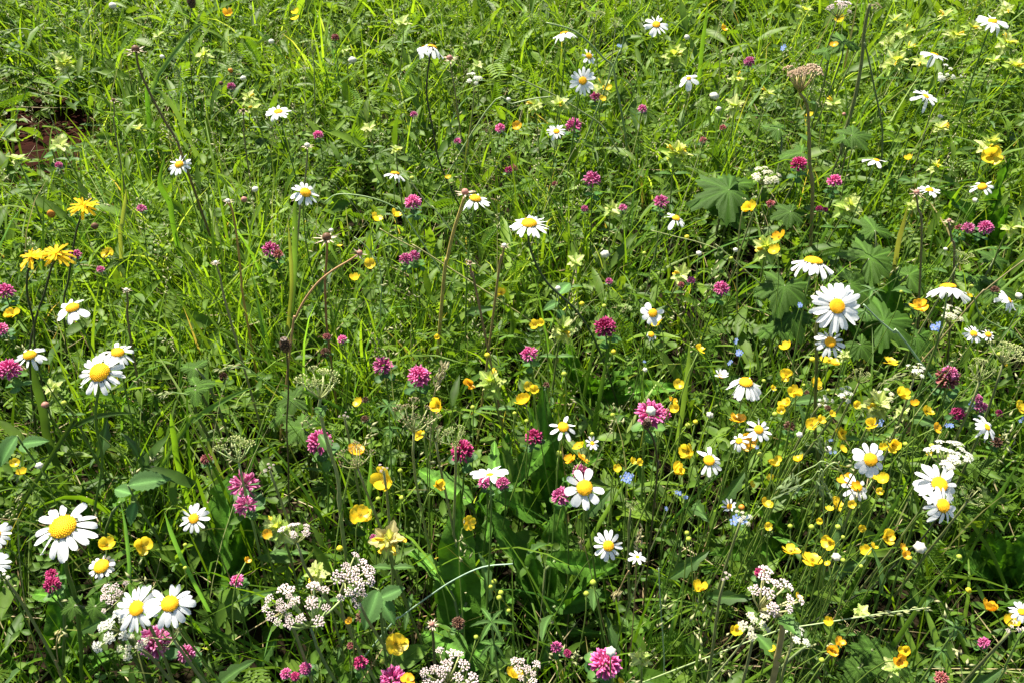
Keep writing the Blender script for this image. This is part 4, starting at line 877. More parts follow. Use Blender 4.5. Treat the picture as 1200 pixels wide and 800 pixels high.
stalk('long_bladed_plant', [(148, 222), (147, 240), (144, 262), (142, 280)], .26, 6, (.25, .30, .08), 'yellowish blade with a brown tip at left', True)
stalk('long_bladed_plant', [(435, 530), (434, 560), (431, 590), (428, 620)], .24, 6, (.14, .30, .07), 'bright narrow blade between buttercups left of centre', True)
stalk('long_bladed_plant', [(808, 400), (806, 430), (802, 460), (798, 490)], .27, 6, (.13, .22, .06), 'tall blade left of the skirted daisy', True)
stalk('long_bladed_plant', [(193, 600), (200, 620), (210, 645), (222, 670)], .27, 6, (.13, .30, .08), 'bright diagonal blade left of the starry daisy', True)
stalk('long_bladed_plant', [(142, 590), (148, 620), (152, 660), (155, 700)], .28, 5, (.13, .30, .10), 'upright light blade right of the largest daisy', True)
stalk('grass_stalk', [(1108, 590), (1085, 625), (1050, 660), (1020, 690), (990, 705)], .3, 3, (.03, .04, .018), 'dark stem running down left from the paired daisies', cat='stem')
stalk('grass_stalk', [(1110, 400 + 32), (1080, 460), (1050, 490), (1020, 520)], .3, 2, (.06, .10, .02), 'dark green thin stem slanting down left at right', cat='stem')
stalk('umbel_stalk', [(640, 27), (670, 35), (690, 50), (707, 68), (718, 78), (722, 100), (728, 130), (733, 160), (737, 195)], .36, 3, (.24, .33, .12), 'pale forked stalk curving down from the top, right of the long-petalled daisy', cat='stem')
stalk('umbel_stalk', [(729, 30), (731, 45), (727, 62), (719, 78)], .36, 2, (.24, .33, .12), 'short right arm of the pale forked stalk near the top', cat='stem')
stalk('grass_stalk', [(600, 88), (625, 100), (650, 112), (680, 130), (705, 147), (720, 170), (732, 190)], .30, 2.4, (.30, .36, .13), 'long pale stalk slanting down right across the upper middle', cat='grass stalk')
stalk('grass_stalk', [(648, 113), (625, 116), (600, 122), (570, 130)], .30, 1.8, PALE, 'thin pale stalk branching left in the upper middle', cat='grass stalk')
stalk('umbel_stalk', [(1019, 5), (1013, 35), (1010, 70), (1005, 100), (998, 130), (988, 165), (982, 200)], .42, 5, (.17, .18, .06), 'thick brownish stem rising to the top edge at upper right', cat='stem')
stalk('umbel_stalk', [(1013, 50), (1018, 70), (1024, 100), (1030, 130), (1034, 170)], .38, 2.4, (.12, .15, .05), 'thin stem beside the thick brownish one at upper right', cat='stem')
stalk('grass_stalk', [(380, 237), (395, 228), (420, 229), (445, 235), (465, 245), (480, 262)], .28, 1.8, (.25, .36, .14), 'thin pale stalk arching right of the tilted daisy', cat='grass stalk')
stalk('grass_stalk', [(445, 268), (465, 280), (490, 293), (505, 300)], .26, 1.8, (.42, .38, .14), 'straw-coloured stalk lying above a pink clover', cat='grass stalk')
stalk('grass_stalk', [(478, 207), (490, 225), (505, 243), (518, 256)], .28, 1.8, (.33, .40, .16), 'pale stalk slanting from the hanging daisy to the tan stalk', cat='grass stalk')
stalk('grass_stalk', [(415, 278), (430, 290), (445, 315), (447, 345), (446, 370)], .28, 1.8, (.28, .38, .16), 'pale bent stalk right of the arching seedhead', cat='grass stalk')
stalk('grass_stalk', [(763, 270), (790, 277), (815, 283), (840, 292), (858, 303)], .28, 1.6, (.35, .38, .14), 'thin straw stalk under the small daisy by the lobed leaf', cat='grass stalk')
stalk('grass_stalk', [(870, 248), (866, 275), (864, 320), (864, 370), (866, 420)], .3, 2.2, (.25, .26, .08), 'upright straw-green stalk under a half-closed buttercup', cat='stem')
stalk('grass_stalk', [(1012, 357), (1030, 375), (1048, 390), (1062, 402)], .28, 3, (.30, .42, .24), 'pale stalk slanting down right from the full daisy', cat='grass stalk')
stalk('grass_stalk', [(1200, 305), (1180, 320), (1155, 340), (1135, 360)], .3, 2.4, (.24, .20, .08), 'brown-green stalk slanting up to the right edge', cat='stem')
stalk('grass_stalk', [(1140, 345), (1150, 370), (1175, 385), (1200, 402)], .28, 2.4, (.24, .33, .10), 'pale green stalk under the daisy seen from below', cat='stem')
stalk('grass_stalk', [(877, 742), (860, 765), (835, 795), (825, 810)], .28, 3, (.28, .32, .12), 'pale green stalk left of the thick-stemmed umbel', cat='stem')
stalk('umbel_stalk', [(944, 757), (930, 768), (915, 782), (900, 800)], .26, 4, (.20, .26, .10), 'ridged green stalk right of the thick-stemmed umbel', cat='stem')
stalk('grass_stalk', [(1200, 738), (1190, 755), (1178, 780), (1168, 800)], .27, 3, (.20, .30, .07), 'green stalk rising to the right edge near the corner', cat='stem')
stalk('grass_stalk', [(772, 665), (773, 690), (775, 720), (777, 750), (778, 790)], .28, 1.8, (.25, .35, .20), 'straight thin stalk right of the ragged daisy', spike=None, cat='grass stalk')
stalk('grass_seedhead', [(722, 698), (727, 688), (733, 675), (737, 668)], .28, 1.5, G_TAN, 'short drooping straw-coloured grass head below the ragged daisy', spike=(16, 9, (.48, .42, .2)), cat='grass head')
stalk('grass_seedhead', [(680, 634), (684, 645), (690, 660)], .27, 1.2, G_TAN, 'small pale grass head left of the ragged daisy', spike=(9, 9, (.48, .42, .2)), cat='grass head')
stalk('grass_seedhead', [(750, 622), (747, 640), (745, 655), (744, 700)], .32, 1.4, G_TAN, 'dry grass head hanging above the little edge-on daisy', spike=(18, 9, (.52, .48, .26)), cat='grass head')
stalk('grass_seedhead', [(68, 740), (66, 755), (68, 775), (70, 790)], .27, 1.5, G_TAN, 'pale straw-coloured grass head in the lower left corner', spike=(16, 9, (.50, .46, .2)), cat='grass head')
stalk('grass_seedhead', [(521, 430), (512, 450), (507, 475), (505, 500)], .30, 2, (.3, .26, .12), 'feathery greyish grass head left of the broad pale rattle plant', spike=(40, 9, (.42, .38, .22)), cat='grass head')
stalk('grass_seedhead', [(207, 78), (211, 90), (216, 97), (222, 110)], .3, 1.4, BRG, 'plump pale green grass head near the tall star seedhead', spike=(10, 9, (.34, .42, .16)), cat='grass head')
stalk('grass_seedhead', [(2, 40), (15, 35), (28, 34), (38, 36)], .3, 1.2, BRG, 'pale grass head at the upper left edge', spike=(12, 8, (.34, .42, .18)), cat='grass head')
stalk('grass_seedhead', [(258, 433), (275, 429), (290, 432), (297, 436)], .3, 1.2, BRG, 'pale arched grass head at left above a brown clover', spike=(12, 8, (.42, .45, .2)), cat='grass head')
stalk('grass_seedhead', [(190, 462), (200, 459), (208, 460), (222, 462)], .3, 1.2, BRG, 'thin pale grass head right of the high-domed daisy', spike=(10, 7, (.40, .45, .2)), cat='grass head')
for k, (pts, lb) in enumerate([([(923, 568), (928, 560), (940, 552), (955, 545), (965, 540), (985, 552)], 'left of the rounded daisy'), ([(965, 575), (960, 563), (968, 548), (980, 542), (990, 560)], 'under the rounded daisy'),
        ([(918, 578), (935, 570), (952, 560), (960, 552), (965, 580)], 'lowest, over the buttercups'), ([(961, 518), (965, 530), (960, 545), (958, 570)], 'upright above the other oat-like heads')]):
    stalk('grass_seedhead', pts, .29, 1.4, (.25, .33, .12), 'nodding oat-like green grass head ' + lb, spike=(14, 12, (.30, .40, .17)), cat='grass head')
stalk('grass_seedhead', [(1056, 440), (1040, 445), (1028, 455), (1018, 470)], .3, 1.2, (.3, .34, .12), 'fine open grass head above the rounded rattle plant', spike=(26, 6, (.38, .42, .18)), cat='grass head')

# ------------------------------------------------------------------ large leaves that can be told apart
def lobed_mesh(seed, col, lobes=5, deep=.48):
    """palmate, lobed and toothed leaf as seen on hogweed: veins run to every lobe"""
    rd = random.Random(seed); V = [(0, 0, 0)]; C = [tuple(c * 1.7 for c in col)]; N = 72; span = math.pi * 1.75
    for ring in (.33, .66, 1.0):
        for i in range(N + 1):
            a = -span / 2 + span * i / N; lb = i / N * lobes; f = lb - math.floor(lb)
            r = (1 - deep * (abs(f - .5) * 2) ** 1.15) * (1 - .33 * abs(a) / (span / 2))
            r = r * (1 + (.10 * ((i % 3) - 1) * rd.uniform(.6, 1.3) if ring == 1.0 else 0)) * ring if ring == 1.0 else r * ring * (1 + .1 * (1 - ring))
            vein = max(0, 1 - abs(f - .5) * 14)
            z = -.20 * (ring ** 2) + .22 * abs(f - .5) * ring + rd.uniform(-.02, .02) * ring + .02 * math.sin(i * 1.3) * ring - .05 * vein * ring
            V.append((r * math.cos(a), r * math.sin(a), z)); k = 1 + .9 * vein; C.append(tuple(c * k for c in col))
    F = []
    for i in range(N): F.append((0, 1 + i, 2 + i))
    for r_ in range(2):
        for i in range(N): a = 1 + r_ * (N + 1) + i; F.append((a, a + N + 1, a + N + 2, a + 1))
    mb = MB(); mb.add(V, F, np.array(C)); return mb.mesh('leaf', M['broad'])
LOBED = [lobed_mesh(1, (.046, .105, .012)), lobed_mesh(2, (.044, .095, .011), 5, .4), lobed_mesh(3, (.058, .125, .014), 3, .55), lobed_mesh(4, (.052, .11, .013), 5, .42)]
def lobed_plant(leaves, name, cat, label, short=None, h=.2, scol=(.10, .13, .04), group='lobed-leaf plants'):
    """leaves: (x, y, w, direction in picture degrees, tilt, mesh)"""
    ps = [at_h(l[0], l[1], l[6] if len(l) > 6 else h) for l in leaves]; c = sum(ps, Vector()) / len(ps)
    root = thing(name, Vector((c.x, c.y + .03, float(ground_z(c.x, c.y)))))
    for l, P in zip(leaves, ps):
        x, y, w, ang, el, me = l[:6]; s = w * depth(P) / FPX / 1.75; a = R(ang)
        Rm = Matrix.Rotation(a, 3, 'Z') @ Matrix.Rotation(R(el), 3, 'Y')
        start = P - root.location - Rm @ Vector((s * .35, 0, 0))
        # tilt the whole leaf a little to the camera, as leaves hold their faces to the light
        T = Matrix.Rotation(R(18), 3, 'X')
        lf = link('leaf', me if not isinstance(me, int) else LOBED[me], root, m4(T @ Rm, start, s))
        mb = MB(); tube(mb, hermite(Vector((0, 0, 0)), Vector((0, 0, .15)), start, (T @ Rm) @ Vector((.08, 0, 0)), 7), .0016, scol, 5); link('leaf_stalk', mb.mesh('leaf_stalk', M['stem']), root)
        CLEAR.append((x, y, w * .28, w * .2, depth(P) - .01))
    l = leaves[0]; reg(root, 'broadleaf', cat, group, l[0], l[1], l[2], label, label, short)
lobed_plant([(838, 226, 92, 200, 0, 0), (862, 247, 62, 300, 15, 2, .17), (868, 215, 56, 20, 0, 2, .19)], 'lobed_leaf_plant', 'plant', 'large dark green deeply lobed leaf spread above the middle right', 'the large lobed leaf', h=.2)
lobed_plant([(918, 345, 74, 250, 10, 1), (935, 378, 64, 290, 18, 0, .17), (905, 385, 50, 200, 10, 2, .16)], 'lobed_leaf_plant', 'plant', 'dark toothed leaves left of the full daisy', None, h=.2)
lobed_plant([(1030, 300, 84, 30, 5, 3), (1012, 340, 80, 330, 10, 1, .18), (1050, 375, 92, 20, 8, 0, .17), (1020, 265, 50, 100, 0, 2, .2), (1070, 320, 60, 40, 8, 2, .17)], 'lobed_leaf_plant', 'plant', 'clump of big dark leaves between the full daisy and the right', 'the big dark leaf clump', h=.2)
lobed_plant([(985, 48, 46, 100, -5, 2), (962, 60, 28, 170, 0, 2)], 'lobed_leaf_plant', 'plant', 'blue-green lobed leaf at the top beside the thick brownish stem', None, h=.3)
lobed_plant([(1008, 158, 50, 10, 0, 3), (985, 163, 26, 190, 0, 2)], 'lobed_leaf_plant', 'plant', 'green lobed leaf attached to the thick brownish stem', None, h=.28)
lobed_plant([(930, 180, 46, 180, 5, 2), (918, 250, 44, 190, 5, 1), (905, 150, 36, 150, 0, 2)], 'lobed_leaf_plant', 'plant', 'lobed leaves around the foot of the rusty umbel', None, h=.22)
lobed_plant([(1150, 330, 54, 20, 5, 2), (1180, 340, 60, 350, 8, 3), (1165, 300, 40, 60, 5, 0)], 'lobed_leaf_plant', 'plant', 'lobed leaves at the right edge behind the edge-on daisy', None, h=.17)
lobed_plant([(1015, 410, 44, 300, 10, 1), (1085, 400, 56, 330, 10, 0)], 'lobed_leaf_plant', 'plant', 'low dark leaves under the full daisy, right side', None, h=.15)
lobed_plant([(108, 718, 36, 260, 15, 3), (80, 712, 34, 200, 10, 3)], 'lobed_leaf_plant', 'plant', 'bright green toothed leaf left of the pale pink umbel tuft', None, h=.24)
lobed_plant([(222, 430, 40, 160, 5, 2), (238, 450, 38, 20, 5, 2), (228, 462, 34, 280, 5, 2)], 'lobed_leaf_plant', 'plant', 'grey-green lobed leaf left of centre under a long blade', None, h=.25)
lobed_plant([(1035, 780, 60, 200, 10, 3), (1010, 760, 50, 170, 10, 0), (1000, 790, 50, 220, 12, 3)], 'lobed_leaf_plant', 'plant', 'cut green leaves near the bottom at lower right', None, h=.17)
lobed_plant([(335, 470, 46, 200, 5, 3), (345, 500, 50, 160, 5, 3), (325, 490, 34, 220, 5, 2)], 'lobed_leaf_plant', 'plant', 'toothed leaves beside the black wiry plantain stem', None, h=.2)

def dock_leaf(wid, curve, col, seed):
    rd = random.Random(seed); n = 30; V = []; F = []; C = []
    for i in range(n + 1):
        x = i / n; h = max(.02, math.sin(math.pi * min(1, (x * .96 + .04)) ** .8) ** .75) * wid / 2
        for t in (-1, -.66, -.33, -.05, .05, .33, .66, 1):
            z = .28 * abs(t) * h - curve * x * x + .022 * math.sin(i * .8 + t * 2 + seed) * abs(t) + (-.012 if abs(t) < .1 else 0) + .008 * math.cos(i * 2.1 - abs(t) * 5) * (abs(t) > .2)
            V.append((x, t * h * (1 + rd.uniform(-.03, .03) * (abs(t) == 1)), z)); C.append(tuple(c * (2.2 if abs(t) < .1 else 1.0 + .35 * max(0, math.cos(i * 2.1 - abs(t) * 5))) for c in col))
    for i in range(n):
        for j in range(7): a = i * 8 + j; F.append((a, a + 1, a + 9, a + 8))
    mb = MB(); mb.add(V, F, np.array(C)); return mb.mesh('leaf', M['broad'])
DOCK = [dock_leaf(.26, .10, (.06, .145, .014), 1), dock_leaf(.22, .3, (.06, .145, .016), 2), dock_leaf(.32, .2, (.052, .13, .014), 3), dock_leaf(.18, .05, (.065, .15, .018), 4)]
def dock(base, leaves, label, short=None, name='dock_plant', cat='plant', dz=0.0):
    """leaves: (tip x, tip y, tip height, mesh, width factor[, start x, start y, start height]); each leaf runs from the crown to its tip"""
    b = at_h(base[0], base[1], 0.02); b.z = float(ground_z(b.x, b.y)); root = thing(name, b)
    for l in leaves:
        tip = at_h(l[0], l[1], max(.08, l[2] - .05)) - b
        st = at_h(l[5], l[6], l[7]) - b if len(l) > 5 else tip * .18 + Vector((0, 0, .01))
        ax = (tip - st); L = ax.length; ax.normalize()
        up = Vector((random.uniform(-.8, .8), random.uniform(-.8, .3), 1)) ; side = up.cross(ax).normalized(); nn = ax.cross(side).normalized()
        Rm = Matrix((ax, side, nn)).transposed()
        link('leaf', DOCK[l[3]], root, m4(Rm, st, (L, L * l[4] * 1.0, L * 1.1)))
        mb = MB(); tube(mb, hermite(Vector((0, 0, 0)), Vector((0, 0, .1)), st + ax * .01, ax * .08, 6), .0016, (.12, .17, .05), 5); link('leaf_stalk', mb.mesh('leaf_stalk', M['stem']), root)
        for f in (.35, .6, .85):
            q = st.lerp(tip, f) + b; pj = proj_np(np.array([q])); CLEAR.append((float(pj[0][0]), float(pj[1][0]), 8, 8, float(pj[2][0]) - .01))
    reg(root, 'dock', cat, 'broad-leaved plants', (leaves[0][0] + base[0]) / 2, (leaves[0][1] + base[1]) / 2, 60, label, label, short)
dock((545, 800), [(530, 590, .28, 0, 1.0), (474, 622, .20, 1, 1.0, 530, 690, .14), (560, 610, .2, 2, .9), (590, 640, .18, 1, 1.1, 540, 715, .12), (505, 665, .17, 2, 1.1, 545, 745, .08), (610, 690, .14, 2, 1.0, 550, 745, .06)], 'dock plant with tall broad dark leaves, left of the other at lower middle', 'the left dock plant')
dock((645, 760), [(600, 585, .24, 2, 1.0), (655, 560, .26, 3, 1.1), (731, 668, .17, 0, 1.0, 640, 655, .16), (722, 693, .15, 2, .9, 640, 712, .10), (668, 640, .22, 1, 1.0), (615, 640, .2, 0, 1.1), (700, 730, .12, 1, 1.0, 650, 745, .05)], 'broad-leaved dock plant right of the other, under the broad-petalled daisy', 'the right dock plant')
dock((560, 640), [(487, 543, .22, 0, 1.25, 552, 588, .17), (578, 513, .25, 3, 1.2, 580, 565, .2), (612, 500, .26, 1, .9), (596, 520, .2, 2, .9), (545, 600, .14, 2, 1.2, 575, 570, .14)], 'broad leaves around the upturned side-on daisy, behind the left dock')
dock((650, 620), [(634, 495, .26, 1, 1.0), (612, 560, .24, 2, 1.3), (628, 480, .24, 3, 1.0), (655, 520, .22, 1, .9)], 'upright narrow dark leaves below the dark crimson clover')
dock((258, 700), [(256, 560, .26, 0, 1.9), (230, 600, .18, 2, 1.2), (290, 610, .18, 2, 1.1)], 'broad upright leaf with a dark midrib behind the starry daisy')
dock((120, 660), [(138, 560, .18, 3, .8), (172, 567, .2, 3, 1.3, 135, 592, .18), (92, 570, .17, 3, .8), (95, 610, .16, 0, .8)], 'leaves below the high-domed daisy above the largest daisy')
dock((70, 800), [(60, 690, .2, 1, 1.0), (30, 690, .22, 0, .8, 75, 700, .2), (110, 690, .22, 3, 1.0), (55, 730, .14, 2, 1.1), (120, 760, .12, 2, 1.2)], 'dark leaves around the foot of the largest daisy stem')
dock((520, 860), [(490, 730, .14, 2, 1.5, 545, 770, .1), (575, 745, .14, 2, 1.6, 535, 790, .08), (560, 780, .14, 2, 1.3), (480, 790, .12, 0, 1.2)], 'wide low dark leaves behind the bottom-edge umbel', name='broad_leaf_plant')
dock((1180, 700), [(1165, 610, .2, 0, 1.1), (1195, 625, .2, 1, 1.0), (1140, 640, .18, 2, 1.1), (1200, 660, .16, 2, 1.2)], 'dark leaves at the right edge below the paired daisies', name='broad_leaf_plant')
dock((1020, 430), [(1050, 340, .24, 2, 1.1), (990, 350, .2, 2, 1.0), (1020, 330, .2, 0, 1.0)], 'dark pointed leaves behind the full daisy', name='broad_leaf_plant')
dock((1150, 300), [(1160, 215, .27, 1, .8), (1175, 190, .3, 3, .6), (1190, 230, .26, 0, .7), (1140, 250, .2, 2, .8)], 'long pointed leaves at the right under the gappy daisy', name='broad_leaf_plant')
dock((680, 470), [(665, 395, .22, 3, .9), (688, 400, .22, 1, .8), (740, 425, .22, 3, .9), (755, 440, .22, 1, .9), (700, 430, .2, 0, .8)], 'upright green leaves between the round buttercup and white-tufted clover', name='broad_leaf_plant')
dock((930, 640), [(900, 590, .2, 0, 1.0), (950, 600, .18, 2, 1.0), (905, 625, .2, 1, 1.0, 935, 640, .15), (880, 640, .18, 1, 1.0)], 'leaves between the blue forget-me-nots and low buttercups', name='broad_leaf_plant')
0 and dock((260, 110), [(250, 60, .2, 1, .7), (245, 85, .2, 3, .7), (225, 85, .2, 3, .6)], 'upright bluish leaves at the upper left', name='broad_leaf_plant')
def serr(x, y, w, ang, label, h=.26):
    P = at_h(x, y, h); s = w * depth(P) / FPX; root = thing('nettle_leaf_shoot', base_for(P, 0, .02)); me = SERR
    for k, (da, f) in enumerate([(0, 1.0), (140, .7), (-120, .6)]):
        link('leaf', me, root, m4(Matrix.Rotation(R(22), 3, 'X') @ Matrix.Rotation(R(ang + da), 3, 'Z') @ Matrix.Rotation(R(10), 3, 'Y'), P - root.location + Vector((0, 0, -.012 * k)), s * f))
    stem_to(root, P, (0, 0, 1), .0013, (.12, .18, .05)); clear(x, y, w * .8, P); reg(root, 'shoot', 'plant', 'toothed-leaf shoots', x, y, w, label, label)
SERR = serrate_leaf(16, .5, .22, .25, .25, 'ovate', 'leaf', 'broad', (.085, .18, .05))
serr(443, 690, 48, 250, 'light green toothed leaf hanging beside the sloping pink umbel'); serr(447, 700, 34, 300, 'smaller toothed leaf shoot below the sloping pink umbel', .22)
serr(150, 568, 46, 20, 'toothed leaf pointing right above the largest daisy', .22); serr(20, 510, 40, 240, 'grey-green toothed leaf at the left edge in shade', .22); serr(655, 345, 30, 60, 'small rounded leaf shoot right of the lone flat daisy', .22)
serr(60, 175, 26, 30, 'pale leafy shoot beside the bare soil patch', .16)
# finger-leaved shoot at the bottom
def finger(x, y, w, label):
    P = at_h(x, y, .28); s = w * depth(P) / FPX / 2; root = thing('bedstraw_shoot', base_for(P, 0, .02))
    for t in range(2):
        for k in range(6):
            link('leaf', STEM_LEAF[k % 2], root, m4(Matrix.Rotation(k * 1.05 + t * .5, 3, 'Z') @ Matrix.Rotation(R(-5 + 15 * t), 3, 'Y'), P - root.location + Vector((0, 0, -.03 * t)), (s * (1 - .2 * t), s * .7, s)))
    stem_to(root, P, (0, 0, 1), .001, (.15, .25, .05)); clear(x, y, w, P); reg(root, 'shoot', 'plant', 'finger-leaved shoots', x, y, w, label, label)
finger(576, 728, 50, 'bright green shoot with narrow finger-like leaves under round green buds'); finger(1022, 340, 34, 'finger-leaved pale shoot just right of the drooping daisy'); finger(455, 475, 36, 'narrow-leaved green shoot left of the feathery grass head')
finger(1120, 735, 34, 'narrow-leaved shoot left of the orange buttercup at lower right'); finger(1195, 430 - 70, 30, 'finger-leaved shoot at the right edge below the edge-on daisy')

# ------------------------------------------------------------------ labels
def wc(s): return len(s.split())
SHORTS = [i for i in ITEMS if i['short']]
def sector(dx, dy):
    a = math.degrees(math.atan2(-dy, dx)) % 360
    return ['right of', 'above right of', 'above', 'above left of', 'left of', 'below left of', 'below', 'below right of'][int(((a + 22.5) % 360) // 45)]
groups = {}
for it in ITEMS: groups.setdefault((it['kind'], it['text']), []).append(it)
used = set(i['label'] for i in ITEMS if i['label'])
ORD = ['nearest', 'second', 'third', 'fourth', 'fifth', 'sixth', 'seventh', 'eighth', 'ninth', 'tenth']
for it in ITEMS:
    if it['label']: it['o']['label'] = it['label']; continue
    mates = groups[(it['kind'], it['text'])]; best = []
    for L in SHORTS:
        if L is it: continue
        dx, dy = it['x'] - L['x'], it['y'] - L['y']; d = math.hypot(dx, dy)
        sct = sector(dx, dy)
        rank = sum(1 for m in mates if m is not it and sector(m['x'] - L['x'], m['y'] - L['y']) == sct and math.hypot(m['x'] - L['x'], m['y'] - L['y']) < d)
        if rank < 10: best.append((rank * 70 + d, rank, sct, L['short']))
    best.sort()
    for _, rank, sct, sh in best:
        lab = f"{it['text']}, {ORD[rank]} {sct} {sh}"
        if lab not in used and wc(lab) <= 16: break
    used.add(lab); it['o']['label'] = lab; it['label'] = lab

# ------------------------------------------------------------------ keep blades in front of flower heads thin
SS = 2
for (x, y, rx, ry) in [(84, 141, 22, 11), (36, 174, 22, 10)]:
    CLEAR.append((x, y, rx, ry, depth(at_h(x, y, .01))))
CM = np.zeros((800 // SS + 40, 1200 // SS + 40), np.float32)      # depth of the head seen there, 0 = nothing
yy, xx = np.mgrid[0:CM.shape[0], 0:CM.shape[1]]; yy = (yy - 20) * SS; xx = (xx - 20) * SS
for (x, y, rx, ry, d) in CLEAR:
    if not (-40 < x < 1240 and -40 < y < 840): continue
    x0, x1 = int(max(0, (x - rx) / SS + 20)), int(min(CM.shape[1], (x + rx) / SS + 22)); y0, y1 = int(max(0, (y - ry) / SS + 20)), int(min(CM.shape[0], (y + ry) / SS + 22))
    if x1 <= x0 or y1 <= y0: continue
    sub = ((xx[y0:y1, x0:x1] - x) / rx) ** 2 + ((yy[y0:y1, x0:x1] - y) / ry) ** 2 < 1
    CM[y0:y1, x0:x1] = np.where(sub, np.maximum(CM[y0:y1, x0:x1], d), CM[y0:y1, x0:x1])
def blocked(P):
    """P (N, K, 3): does any point of each instance hide a head?"""
    x, y, d = proj_np(P)
    xi = np.clip((x / SS + 20).astype(int), 0, CM.shape[1] - 1); yi = np.clip((y / SS + 20).astype(int), 0, CM.shape[0] - 1)
    return ((CM[yi, xi] > d + .004) & (CM[yi, xi] > 0)).any(axis=1)
def thin_out(P, keep=.08):
    b = blocked(P); return ~b | (rng.random(len(b)) < keep)

# ------------------------------------------------------------------ where things grow
HOLES = [(430, 95, 50, 30, .6), (330, 70, 40, 25, .4), (560, 130, 40, 30, .5), (850, 60, 50, 30, .5), (860, 150, 40, 40, .4), (200, 130, 40, 30, .3), (100, 250, 40, 30, .3), (640, 190, 50, 20, .4), (590, 10, 50, 20, .4), (1130, 200, 50, 40, .4), (1090, 130, 40, 30, .3), (20, 60, 40, 25, .4), (310, 430, 40, 30, .3), (480, 690, 40, 40, .3), (62, 152, 80, 48, .98), (20, 130, 30, 30, .7), (730, 95, 45, 35, .42), (500, 255, 70, 45, .42), (420, 250, 50, 50, .35), (800, 300, 60, 40, .5), (950, 425, 70, 30, .75), (620, 735, 90, 45, .42), (790, 400, 40, 50, .5),
         (240, 560, 40, 40, .4), (350, 260, 30, 30, .3), (60, 740, 70, 60, .3), (510, 180, 50, 30, .3), (1000, 330, 70, 60, .5), (1050, 700, 90, 60, .25), (850, 300, 50, 40, .4), (720, 470, 30, 50, .3)]
def hole_at(px, py):
    k = np.ones_like(px)
    for (x, y, sx, sy, s) in HOLES: k = k * (1 - (min(.95, s * 1.5) if y < 320 else s) * np.exp(-(((px - x) / sx) ** 2 + ((py - y) / sy) ** 2)))
    return k
def noise2(x, y, s, seed):
    r = np.random.default_rng(seed); o = np.zeros_like(x)
    for _ in range(6):
        a, b, c = r.normal(0, s, 2).tolist() + [r.uniform(0, 6.28)]; o = o + np.sin(a * x + b * y + c)
    return o / 3.4
def lush(y): return np.clip(.72 + .36 * y, .85, 1.75)
def clump(x, y): return np.clip(.42 + .85 * noise2(x, y, 13, 21) + .35 * noise2(x, y, 34, 8), 0, 1)
def spots(n, near=.22, far=4.4, holes=True, power=.75):
    """n places, denser towards the camera; bare where the photograph shows soil"""
    out = []
    tot = 0
    while tot < n:
        k = n * 3; y = near + (far - near) * rng.random(k); hw = .72 * y + .45
        x = (rng.random(k) * 2 - 1) * (.72 * far + .45)
        ok = (np.abs(x) < hw) & (rng.random(k) < (np.maximum(.42, .38 + .62 * (1.6 / (y + .9)) ** power) / 1.35))
        x, y = x[ok], y[ok]
        px, py, _ = proj_np(np.stack([x, y, np.full_like(x, .08)], 1))
        if holes: m = rng.random(len(x)) < hole_at(px, py); x, y, px, py = x[m], y[m], px[m], py[m]
        out.append(np.stack([x, y, px, py], 1)); tot += len(x)
    return np.concatenate(out)[:n]
def tone(px, py):
    """0 = deep green herb, 1 = bright yellowish grass, from the photograph's patches"""
    t = .62 - .38 * np.clip(py / 800, 0, 1)
    for (x, y, sx, sy, s) in [(150, 330, 170, 90, .22), (380, 380, 160, 70, .15), (600, 60, 300, 70, .15), (560, 350, 100, 60, .2), (900, 560, 130, 60, .15), (1080, 110, 130, 100, .15), (450, 100, 150, 60, .1), (900, 300, 120, 80, -.25), (1020, 720, 150, 90, -.15), (600, 680, 130, 90, -.2), (60, 700, 120, 90, -.15), (300, 60, 100, 60, .05)]:
        t = t + s * np.exp(-(((px - x) / sx) ** 2 + ((py - y) / sy) ** 2))
    return np.clip(t, 0, 1)
def mixc(a, b, t): return np.asarray(a) * (1 - t[:, None]) + np.asarray(b) * t[:, None]

class Big:
    """many pieces gathered fast into one mesh (quads and triangles as quads with a doubled corner are avoided)"""
    def __init__(s): s.V = []; s.F = {3: [], 4: []}; s.C = []; s.n = 0
    def add(s, V, F, C):                          # V (N,K,3), F list of (M,3|4) index arrays, C (N,3) or (N,K,3)
        N, K = V.shape[:2]
        if N == 0: return
        s.V.append(V.reshape(-1, 3)); C = C[:, None, :] if C.ndim == 2 else C; s.C.append(np.broadcast_to(C, (N, K, 3)).reshape(-1, 3))
        off = (np.arange(N) * K + s.n)[:, None, None]
        for f in F: f = np.asarray(f); s.F[f.shape[1]].append((f[None] + off).reshape(-1, f.shape[1]))
        s.n += N * K
    def build(s, name, mat, label, cat, smooth=True):
        me = bpy.data.meshes.new(name); V = np.concatenate(s.V).astype(np.float32); C = np.concatenate(s.C)
        me.vertices.add(len(V)); me.vertices.foreach_set('co', V.ravel())
        t = np.concatenate(s.F[3]) if s.F[3] else np.zeros((0, 3), int); q = np.concatenate(s.F[4]) if s.F[4] else np.zeros((0, 4), int)
        li = np.concatenate([t.ravel(), q.ravel()]).astype(np.int32); me.loops.add(len(li)); me.loops.foreach_set('vertex_index', li)
        st = np.concatenate([np.arange(len(t)) * 3, len(t) * 3 + np.arange(len(q)) * 4]).astype(np.int32)
        me.polygons.add(len(st)); me.polygons.foreach_set('loop_start', st)
        me.update(calc_edges=True)
        a = me.color_attributes.new('Col', 'FLOAT_COLOR', 'POINT'); c4 = np.ones((len(V), 4), np.float32); c4[:, :3] = C; a.data.foreach_set('color', c4.ravel())
        if smooth: me.polygons.foreach_set('use_smooth', np.ones(len(st), bool))
        me.materials.append(mat); o = link(name, me); o['kind'] = 'stuff'; o['label'] = label; o['category'] = cat
        print(name, len(t) + 2 * len(q), 'triangles')
        return o

